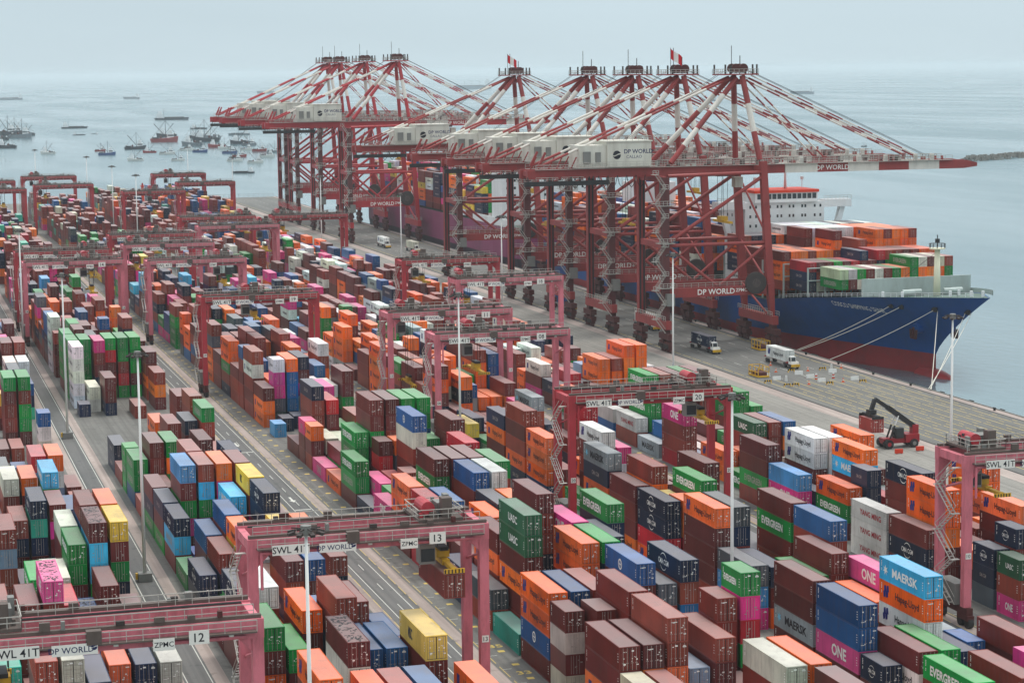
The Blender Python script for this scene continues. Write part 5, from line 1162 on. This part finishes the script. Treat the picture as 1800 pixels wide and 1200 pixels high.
# ------------------------------------------------------------------ trucks on the apron
def truck(x, y, label, c=None, ln=40, chassis_only=False):
    t = thing('terminal_truck', label, 'truck', (x, y, .01), 0, 'terminal trucks on the apron')
    MB().box(-1.1, 1.1, 0, 5.0, .75, 1.15).obj('chassis', 'machine_black', t); MB().box(-1.15, 1.15, -.35, 0, .55, 1.2).obj('bumper', 'spreader_yellow', t)
    cb = MB(); cb.v = [(-1.05, .2, 1.15), (.35, .2, 1.15), (.35, 1.9, 1.15), (-1.05, 1.9, 1.15), (-1.0, .45, 3.1), (.3, .45, 3.1), (.3, 1.85, 3.1), (-1.0, 1.85, 3.1)]
    for f in ((0, 3, 2, 1), (4, 5, 6, 7), (0, 1, 5, 4), (1, 2, 6, 5), (2, 3, 7, 6), (3, 0, 4, 7)): cb.face(f)
    cab = cb.obj('cab', 'cab_white', t)
    MB().quad((-.93, .27, 1.95), (.23, .27, 1.95), (.2, .39, 2.9), (-.9, .39, 2.9)).obj('windscreen', 'glass_dark', cab); MB().quad((-1.06, 1.7, 1.9), (-1.06, .5, 1.9), (-1.03, .6, 2.85), (-1.03, 1.7, 2.85)).obj('side_window', 'glass_dark', cab)
    MB().box(.4, 1.1, .3, 1.8, 1.15, 1.75).obj('bonnet', 'cab_white', t)
    for xx in (-1.05, .72):
        for yy in (.75, 3.9): MB().cyl((xx, yy, .52), (xx+.33, yy, .52), .52, 14).obj('wheel', 'rubber', t)
    L = LEN[ln]
    tl = MB().box(-.5, .5, 3.2, 4.6+L, 1.2, 1.5).box(-1.2, 1.2, 3.0, 3.3, 1.2, 1.5).box(-1.2, 1.2, 4.4+L, 4.7+L, 1.2, 1.5).obj('trailer', 'machine_red', t)
    for xx in (-1.15, .8):
        for yy in (2.4+L, 3.6+L): MB().cyl((xx, yy, .5), (xx+.35, yy, .5), .5, 14).obj('wheel', 'rubber', tl)
    if c:
        body, d0, d1 = get_meshes(ln, 2.8); o = bpy.data.objects.new('shipping_container', body); col.objects.link(o); o.location = (x-1.22, y+3.4, 1.52); o.color = (*R.choice(PAL[c]), 1)
        o['label'] = '%s container riding on the truck %s' % (CNAME[c], ' '.join(label.split()[3:]).split('container ')[-1]); o['category'] = 'container'; o['group'] = 'containers on trucks'
        for dm in (d0, d1): q = bpy.data.objects.new('door', dm); col.objects.link(q); q.parent = o; q.color = o.color
        decorate(o, c, ln, 2.77)
truck(216.6, 494.5, 'white terminal truck with white container beside the bow barriers', 'w', 40); truck(209.0, 528, 'white terminal truck with navy container passing under the nearest quay crane', 'n', 40)
truck(212.0, 582, 'white terminal truck with white container waiting under the second quay crane', 'w', 40); truck(206, 641, 'white terminal truck under the middle of the crane row', 'u', 40); truck(207, 900, 'white terminal truck with white container near the far red cranes', 'w', 40)
truck(213, 872, 'white terminal truck with white container ahead of the far cranes', 'c', 40); truck(184, 770, 'white terminal truck with navy container on the back apron', 'n', 20); truck(208, 800, 'white terminal truck with red trailer alone on the apron')

# yellow lifting frames and pallets of gear
def gear(x, y, label):
    t = thing('lashing_cage', label, 'cage', (x, y, .01))
    MB().box(-1.5, 1.5, -3, 3, .1, .4).obj('base', 'spreader_yellow', t)
    for xx in (-1.4, 1.4):
        for yy in (-2.9, -1, 1, 2.9): MB().bar((xx, yy, .4), (xx, yy, 2.6), .16).obj('post', 'spreader_yellow', t)
        for z in (1.3, 2.55): MB().bar((xx, -2.9, z), (xx, 2.9, z), .14).obj('rail', 'spreader_yellow', t)
    for yy in (-2.9, 2.9): MB().bar((-1.4, yy, 2.55), (1.4, yy, 2.55), .14).obj('rail', 'spreader_yellow', t)
    MB().box(-1.1, 1.1, -2.4, 2.4, .42, 1.2).obj('load', 'rust', t)
gear(223.5, 533, 'yellow steel cage standing by the nearest crane leg')
p = ray_hit(1334, 661, 0); gear(p.x, p.y, 'yellow steel cage beside the white road barriers')
# road barriers, drums and stands near the bow
BZ = (1320, 560, 7.5)
def bz(x, y): return ray_hit(BZ[0]+x/BZ[2], BZ[1]+y/BZ[2], 0)
POSW = lambda p: 'about the %s' % ('left' if p.x < 206 else 'middle' if p.x < 216 else 'right')
k = 0
for i, (x, y) in enumerate(((630, 735), (780, 780), (930, 830), (340, 805), (1365, 805), (200, 762), (1075, 708))):
    p = bz(x, y); t = thing('road_barrier', 'white concrete road barrier, %s from left on the apron' % ORD[sorted((340, 200, 630, 780, 930, 1075, 1365).__iter__()).index(x)+1] if x in (340, 200, 630, 780, 930, 1075, 1365) else '', 'barrier', (p.x, p.y, .01), .1*(i % 3-1), 'white barriers near the bow')
    mb = MB(); n = 0; L_ = 1.0
    for xx in (-L_, L_): mb.v += [(xx, -.3, 0), (xx, .3, 0), (xx, .12, .85), (xx, -.12, .85)]
    for f in ((0, 1, 2, 3), (7, 6, 5, 4), (0, 4, 5, 1), (1, 5, 6, 2), (2, 6, 7, 3), (3, 7, 4, 0)): mb.face(f)
    mb.obj('block', 'barrier_white', t)
YB_ = ((15, 722), (225, 850), (480, 895), (590, 890), (1040, 870), (1475, 842), (945, 678), (530, 705), (130, 700))
for x, y in YB_:
    p = bz(x, y); t = thing('warning_stand', 'yellow and black striped warning stand, %s from left on the apron' % ORD[sorted(q[0] for q in YB_).index(x)+1], 'warning stand', (p.x, p.y, .01), 0, 'striped stands near the bow')
    for j in range(6): MB().box(-.9+j*.3, -.6+j*.3-.002, -.06, .06, .35, .75).obj('stripe_panel', 'spreader_yellow' if j % 2 else 'machine_black', t)
    for xx in (-.8, .8): MB().bar((xx, -.35, 0), (xx, 0, .4), .1).bar((xx, .35, 0), (xx, 0, .4), .1).obj('foot', 'spreader_yellow', t)
DR = ((860, 800, 0), (1085, 785, 0), (465, 825, 1), (1060, 672, 1), (185, 705, 1))
for x, y, wh in DR:
    p = bz(x, y); t = thing('traffic_drum', '%s traffic drum, %s from left on the apron' % ('white' if wh else 'red and white', ORD[sorted(q[0] for q in DR).index(x)+1]), 'traffic drum', (p.x, p.y, .01), 0, 'traffic drums near the bow')
    for j in range(4): MB().cyl((0, 0, .35*j), (0, 0, .35*j+.345), .33-.03*j, 12).obj('band', 'barrier_white' if (j % 2 or wh) else 'signal_red', t)
CN = ((1190, 655), (330, 705), (750, 690), (1215, 835), (765, 868), (262-3, 618))
for x, y in CN:
    p = bz(x, y); t = thing('traffic_cone', 'orange traffic cone, %s from left on the apron' % ORD[sorted(q[0] for q in CN).index(x)+1], 'cone', (p.x, p.y, .01), 0, 'orange cones near the bow')
    MB().box(-.35, .35, -.35, .35, 0, .08).obj('base', 'cone_orange', t); MB().cyl((0, 0, .08), (0, 0, 1.0), .26, 12, .06).obj('body', 'cone_orange', t); MB().cyl((0, 0, .45), (0, 0, .65), .185, 12, .14).obj('band', 'barrier_white', t)
for x, y, lb in ((1580, 797, 'left'), (1617, 792, 'right')):
    p = ray_hit(x, y, 0); t = thing('road_barrier', 'small red plastic barrier below the reach stacker, %s one' % lb, 'barrier', (p.x, p.y, .01), 0, 'red plastic barriers')
    MB().box(-.8, .8, -.2, .2, .1, .9).obj('panel', 'signal_red', t); MB().box(-.6, -.4, -.3, .3, 0, .1).obj('foot', 'machine_red', t); MB().box(.4, .6, -.3, .3, 0, .1).obj('foot', 'machine_red', t)

# ------------------------------------------------------------------ reach stacker
t = thing('reach_stacker', 'red reach stacker with raised black boom on the back apron', 'reach stacker', (190.4, 385, .01))
ch = MB().box(-3.4, 3.9, -1.0, 1.0, .9, 1.9).box(1.2, 4.1, -1.5, 1.5, 1.0, 2.6).obj('chassis', 'machine_red', t)
for y in (-1.75, -1.05, 1.05, 1.75):
    w_ = MB().cyl((-2.6, y-.33, .9), (-2.6, y+.33, .9), .9, 18).obj('wheel', 'rubber', t); MB().cyl((-2.6, y-.34, .9), (-2.6, y+.34, .9), .42, 12).obj('rim', 'machine_red', w_)
for y in (-1.5, 1.5):
    w_ = MB().cyl((2.9, y-.35, .85), (2.9, y+.35, .85), .85, 18).obj('wheel', 'rubber', t); MB().cyl((2.9, y-.36, .85), (2.9, y+.36, .85), .4, 12).obj('rim', 'steel_grey', w_)
cb = MB().box(-.9, .8, -1.35, .35, 1.9, 3.9).obj('cab', 'machine_black', t); MB().box(-.93, -.905, -1.2, .2, 2.4, 3.7).obj('windscreen', 'glass_dark', cb); MB().box(-.7, .6, -1.38, -1.355, 2.4, 3.7).obj('side_window', 'glass_dark', cb)
MB().bar((3.6, 0, 3.9), (-2.2, 0, 8.0), 1.0, .95).obj('boom', 'machine_black', t); MB().bar((-2.2, 0, 8.0), (-4.9, 0, 9.8), .72, .7).obj('inner_boom', 'machine_black', t)
MB().box(3.0, 4.3, -.7, .7, 2.6, 4.3).obj('boom_pivot', 'machine_red', t)
for y in (-.75, .75): MB().cyl((-1.9, y, 1.7), (-.9, y, 4.4), .2, 8).obj('lift_cylinder', 'machine_black', t); MB().cyl((-.9, y, 4.4), (-.1, y, 6.3), .12, 8).obj('lift_rod', 'pole_grey', t)
MB().bar((-4.9, 0, 9.7), (-5.6, 0, 7.6), .7).box(-6.3, -4.9, -.9, .9, 6.9, 7.7).obj('rotator', 'machine_black', t)
sp = MB().box(-6.1, -5.1, -3.0, 3.0, 6.35, 6.85).obj('spreader', 'machine_black', t)
for y in (-2.95, 2.95): MB().box(-6.8, -4.4, y-.12, y+.12, 6.2, 6.7).obj('end_beam', 'machine_black', sp)
body, d0, d1 = get_meshes(20, 2.62); o = bpy.data.objects.new('shipping_container', body); col.objects.link(o); o.location = (190.4-5.6-1.22, 385-3.03, 3.6); o.color = (*srgb(158, 62, 56), 1)
o['label'] = 'reddish short container held up by the reach stacker'; o['category'] = 'container'
for dm in (d0, d1): q = bpy.data.objects.new('door', dm); col.objects.link(q); q.parent = o; q.color = o.color
decorate(o, 'b', 20, 2.59)

# ------------------------------------------------------------------ boats at anchor
for nm, c in (('boat_white', (214, 214, 208)), ('boat_dark', (52, 58, 66)), ('boat_red', (150, 46, 46)), ('boat_blue', (46, 78, 130)), ('boat_grey', (120, 128, 134)), ('ship_pale', (120, 136, 146))): paint(nm, srgb(*c), .5, (.12, .08, .06), .3, .4)
def boat_hull(L, Bm, D, sheer=.9):
    mb = MB(); st = [(-.5, .72), (-.42, .9), (-.2, 1), (.15, 1), (.32, .78), (.42, .46), (.5, .03)]
    n = 0
    for f, w_ in st:
        zt = D+sheer*max(0, f)*2*D*.6; mb.v += [(f*L, -Bm/2*w_, zt), (f*L*.94, -Bm/2*w_*.75, 0), (f*L*.94, Bm/2*w_*.75, 0), (f*L, Bm/2*w_, zt)]
    for i in range(len(st)-1):
        a = i*4; b_ = a+4; mb.face((a, a+1, b_+1, b_)); mb.face((a+3, b_+3, b_+2, a+2)); mb.face((a, b_, b_+3, a+3))
    mb.face((0, 3, 2, 1)); return mb
def make_boat(kind):
    t = thing(kind, 'x', 'boat')
    if kind == 'fishing_boat':
        boat_hull(24, 7.5, 2.4).obj('hull', 'boat_white', t)
        wh = MB().box(2.5, 8, -2.0, 2.0, 2.0, 5.6).box(3.2, 6.6, -1.6, 1.6, 5.6, 7.6).obj('wheelhouse', 'ship_white', t)
        MB().box(8.02, 8.06, -1.7, 1.7, 3.9, 4.9).obj('window', 'glass_dark', wh); MB().box(2.6, 7.8, -2.05, -2.01, 3.9, 4.8).obj('window', 'glass_dark', wh)
        MB().cyl((1.2, 0, 2), (1.2, 0, 14.5), .3, 6, .18).obj('mast', 'crane_dark', t)
        MB().cyl((1.2, 0, 3.6), (-8.4, 1.6, 11.8), .26, 6).obj('derrick', 'crane_dark', t); MB().cyl((1.2, 0, 13.8), (11.2, 0, 3.6), .09, 4).obj('stay', 'crane_dark', t); MB().cyl((1.2, 0, 13.8), (-11, 0, 2.4), .09, 4).obj('stay', 'crane_dark', t); MB().cyl((4.8, 0, 7.6), (4.8, 0, 11.5), .1, 5).obj('aerial', 'ship_white', t)
        MB().box(-10, -4.5, -2.4, 2.4, 1.6, 3.2).obj('net_pile', 'machine_black', t); MB().cyl((-3, -1.4, 3.2), (-3, 1.4, 3.2), .9, 10).obj('winch', 'rust', t); MB().box(-10.6, -9.4, .5, 2.6, 2.9, 4.0).obj('skiff', 'ship_white', t)
    elif kind == 'barge':
        boat_hull(40, 9, 1.9, .4).obj('hull', 'boat_dark', t); MB().box(-17, -10, -3, 3, 1.9, 5.4).box(-15.6, -11.5, -2.4, 2.4, 5.4, 7.4).obj('deckhouse', 'ship_white', t)
        MB().box(-8, 14, -3.2, 3.2, 1.5, 2.7).obj('hatch', 'crane_dark', t); MB().cyl((-9, 0, 2), (-9, 0, 10), .16, 6).obj('mast', 'crane_dark', t)
    else:
        boat_hull(170, 27, 13, .4).obj('hull', 'boat_dark', t); MB().box(-74, -54, -12, 12, 12, 34).box(-72, -58, -10, 10, 34, 41).obj('superstructure', 'ship_white', t)
        MB().box(-50, 62, -10, 10, 12, 16).obj('hatch', 'rust', t)
        for x in (-30, 5, 40): MB().bar((x, 0, 16), (x, 0, 34), 1.6).bar((x, 0, 30), (x+18, 0, 36), 1.0).obj('deck_crane', 'ship_grey', t)
    return t
BP = {k: make_boat(k) for k in ('fishing_boat', 'barge', 'cargo_ship')}; BT = {k: tree_of(v) for k, v in BP.items()}
BASE = {'fishing_boat': 24, 'barge': 40, 'cargo_ship': 170}
FL = [  # kind, pixel, waterline, width in pixels, hull, heading
 ('fishing_boat', 84, 271, 27, 'boat_white'), ('fishing_boat', 188, 273, 29, 'boat_blue'), ('fishing_boat', 176, 266, 18, 'boat_red'), ('fishing_boat', 238, 263, 36, 'boat_dark'), ('fishing_boat', 263, 269, 23, 'boat_red'), ('fishing_boat', 238, 283, 27, 'boat_white'), ('fishing_boat', 289, 250, 46, 'boat_red'), ('fishing_boat', 293, 241, 34, 'boat_dark'),
 ('fishing_boat', 362, 249, 46, 'boat_dark'), ('fishing_boat', 338, 256, 38, 'boat_grey'), ('fishing_boat', 294, 272, 27, 'boat_white'), ('fishing_boat', 313, 283, 23, 'boat_white'), ('fishing_boat', 352, 268, 26, 'boat_blue'), ('fishing_boat', 328, 265, 24, 'boat_white'), ('fishing_boat', 381, 259, 30, 'boat_red'), ('fishing_boat', 421, 253, 34, 'boat_dark'), ('fishing_boat', 404, 270, 26, 'boat_blue'),
 ('fishing_boat', 413, 284, 27, 'boat_white'), ('fishing_boat', 449, 287, 27, 'boat_white'), ('fishing_boat', 456, 266, 25, 'boat_red'), ('fishing_boat', 433, 264, 22, 'boat_white'), ('fishing_boat', 421, 276, 24, 'boat_red'), ('fishing_boat', 482, 268, 24, 'boat_grey'), ('fishing_boat', 12, 238, 40, 'boat_dark'), ('fishing_boat', 37, 242, 38, 'boat_grey'), ('fishing_boat', 0, 246, 30, 'boat_dark'), ('fishing_boat', 10, 261, 36, 'boat_dark'),
 ('fishing_boat', 24, 236, 34, 'boat_dark'), ('fishing_boat', 48, 238, 26, 'boat_dark'), ('fishing_boat', 372, 243, 30, 'boat_grey'), ('fishing_boat', 346, 243, 26, 'boat_dark'), ('fishing_boat', 396, 262, 24, 'boat_white'), ('fishing_boat', 438, 256, 26, 'boat_grey'), ('fishing_boat', 470, 276, 26, 'boat_white'), ('barge', 428, 304, 38, 'boat_dark'), ('barge', 131, 226, 43, 'boat_dark'), ('barge', 302, 211, 57, 'boat_dark'), ('barge', 139, 238, 21, 'boat_dark'), ('barge', 166, 236, 12, 'boat_grey'), ('barge', 350, 227, 30, 'boat_dark'), ('barge', 420, 237, 36, 'boat_grey'), ('fishing_boat', 1519, 258, 10, 'boat_dark'), ('barge', 1350, 188, 9, 'boat_grey'), ('barge', 1250, 178, 30, 'ship_pale'),
 ('cargo_ship', 20, 176, 37, 'boat_grey'), ('cargo_ship', 231, 174, 30, 'boat_grey'), ('cargo_ship', 468, 164, 35, 'ship_pale'), ('cargo_ship', 832, 157, 62, 'ship_pale'), ('cargo_ship', 1410, 165, 40, 'ship_pale'), ('cargo_ship', 745, 196, 30, 'ship_pale')]
rb_ = random.Random(4); HW = {'boat_white': 'white', 'boat_dark': 'dark', 'boat_red': 'red', 'boat_blue': 'blue', 'boat_grey': 'grey', 'ship_pale': 'pale'}
bc = {}
for kind, px, py, wd, hm in sorted(FL, key=lambda q: q[1]):
    p = ray_hit(px, py, WL); d = (p-Vector((0, 0, CAM_H))).length; s_ = wd*d/3825.8/BASE[kind]/.95
    o = copy_tree(BT[kind], None, {'boat_white': hm} if kind == 'fishing_boat' else {'boat_dark': hm}); o.name = kind; o.location = (p.x, p.y, WL-.2); o.scale = (s_, s_, s_*(1.35 if kind != 'cargo_ship' else 1.15))
    o.rotation_euler = (0, 0, -.29+rb_.uniform(-.35, .35)+(math.pi if (kind == 'cargo_ship' or rb_.random() < .35) else 0)); key = (kind, hm); bc[key] = bc.get(key, 0)+1
    o['label'] = '%s hulled %s at anchor, %s of its colour from left' % (HW[hm], kind.replace('_', ' '), ORD[bc[key]]); o['group'] = {'fishing_boat': 'fishing boats at anchor', 'barge': 'low barges at anchor', 'cargo_ship': 'cargo ships on the horizon'}[kind]
for v in BP.values(): drop(v)

# harbour beacon and rock breakwater
p = ray_hit(190, 336, 0); t = thing('beacon', 'small red harbour beacon tower at the far quay end', 'beacon', (150, 1296, 0))
MB().cyl((0, 0, 0), (0, 0, 9), 1.1, 12, .8).obj('tower', 'signal_red', t); MB().cyl((0, 0, 9), (0, 0, 9.4), 1.5, 12).obj('gallery', 'signal_red', t); MB().cyl((0, 0, 9.4), (0, 0, 11), .7, 10, .4).obj('lantern', 'machine_red', t)
t = thing('quay_fence', 'thin grey mesh fence along the far quay end', 'fence', (215, YEND-1.2, .01))
MB().box(-60, 15, -.05, .05, 2.0, 2.1).obj('top_rail', 'steel_grey', t); MB().box(-60, 15, -.04, .04, .9, .98).obj('mid_rail', 'steel_grey', t)
for i in range(26): MB().box(-60+i*3-.06, -60+i*3+.06, -.06, .06, 0, 2.1).obj('post', 'steel_grey', t)
rk = MB(); rr = random.Random(9); A0 = Vector((850, 1598, WL)); B0_ = Vector((1500, 1990, WL)); dv = (B0_-A0)
for i in range(1500):
    f = rr.random(); u = rr.uniform(-1, 1); base = A0+dv*f; nrm = Vector((-dv.y, dv.x, 0)).normalized(); r_ = rr.uniform(.8, 1.7)
    c = base+nrm*(u*9)+Vector((0, 0, (1-abs(u))*4.6-.4)); k = len(rk.v)
    for dx, dy, dz in ((-1, -1, -1), (1, -1, -1), (1, 1, -1), (-1, 1, -1), (-.8, -.8, .8), (.8, -.7, .9), (.7, .8, .7), (-.8, .7, .9)): rk.v.append((c.x+dx*r_*rr.uniform(.7, 1.1), c.y+dy*r_*rr.uniform(.7, 1.1), c.z+dz*r_*rr.uniform(.6, 1)))
    for q in ((0, 3, 2, 1), (4, 5, 6, 7), (0, 1, 5, 4), (1, 2, 6, 5), (2, 3, 7, 6), (3, 0, 4, 7)): rk.face(tuple(k+j for j in q))
rk.obj('rock_breakwater', 'rock', kind='stuff', label='grey rubble breakwater running out at the right edge', category='breakwater')
# haze over the sea
hz = bpy.data.materials.new('haze'); hz.use_nodes = True; MT['haze'] = hz; tt = hz.node_tree; tt.nodes.clear()
ho = N(tt, 'ShaderNodeOutputMaterial'); pv = N(tt, 'ShaderNodeVolumePrincipled'); pv.inputs['Color'].default_value = (.82, .90, .935, 1); pv.inputs['Density'].default_value = .00006; tt.links.new(pv.outputs[0], ho.inputs['Volume'])
MB().box(-31000, 61000, -2500, 61000, -8, 92).obj('haze', 'haze', kind='stuff')
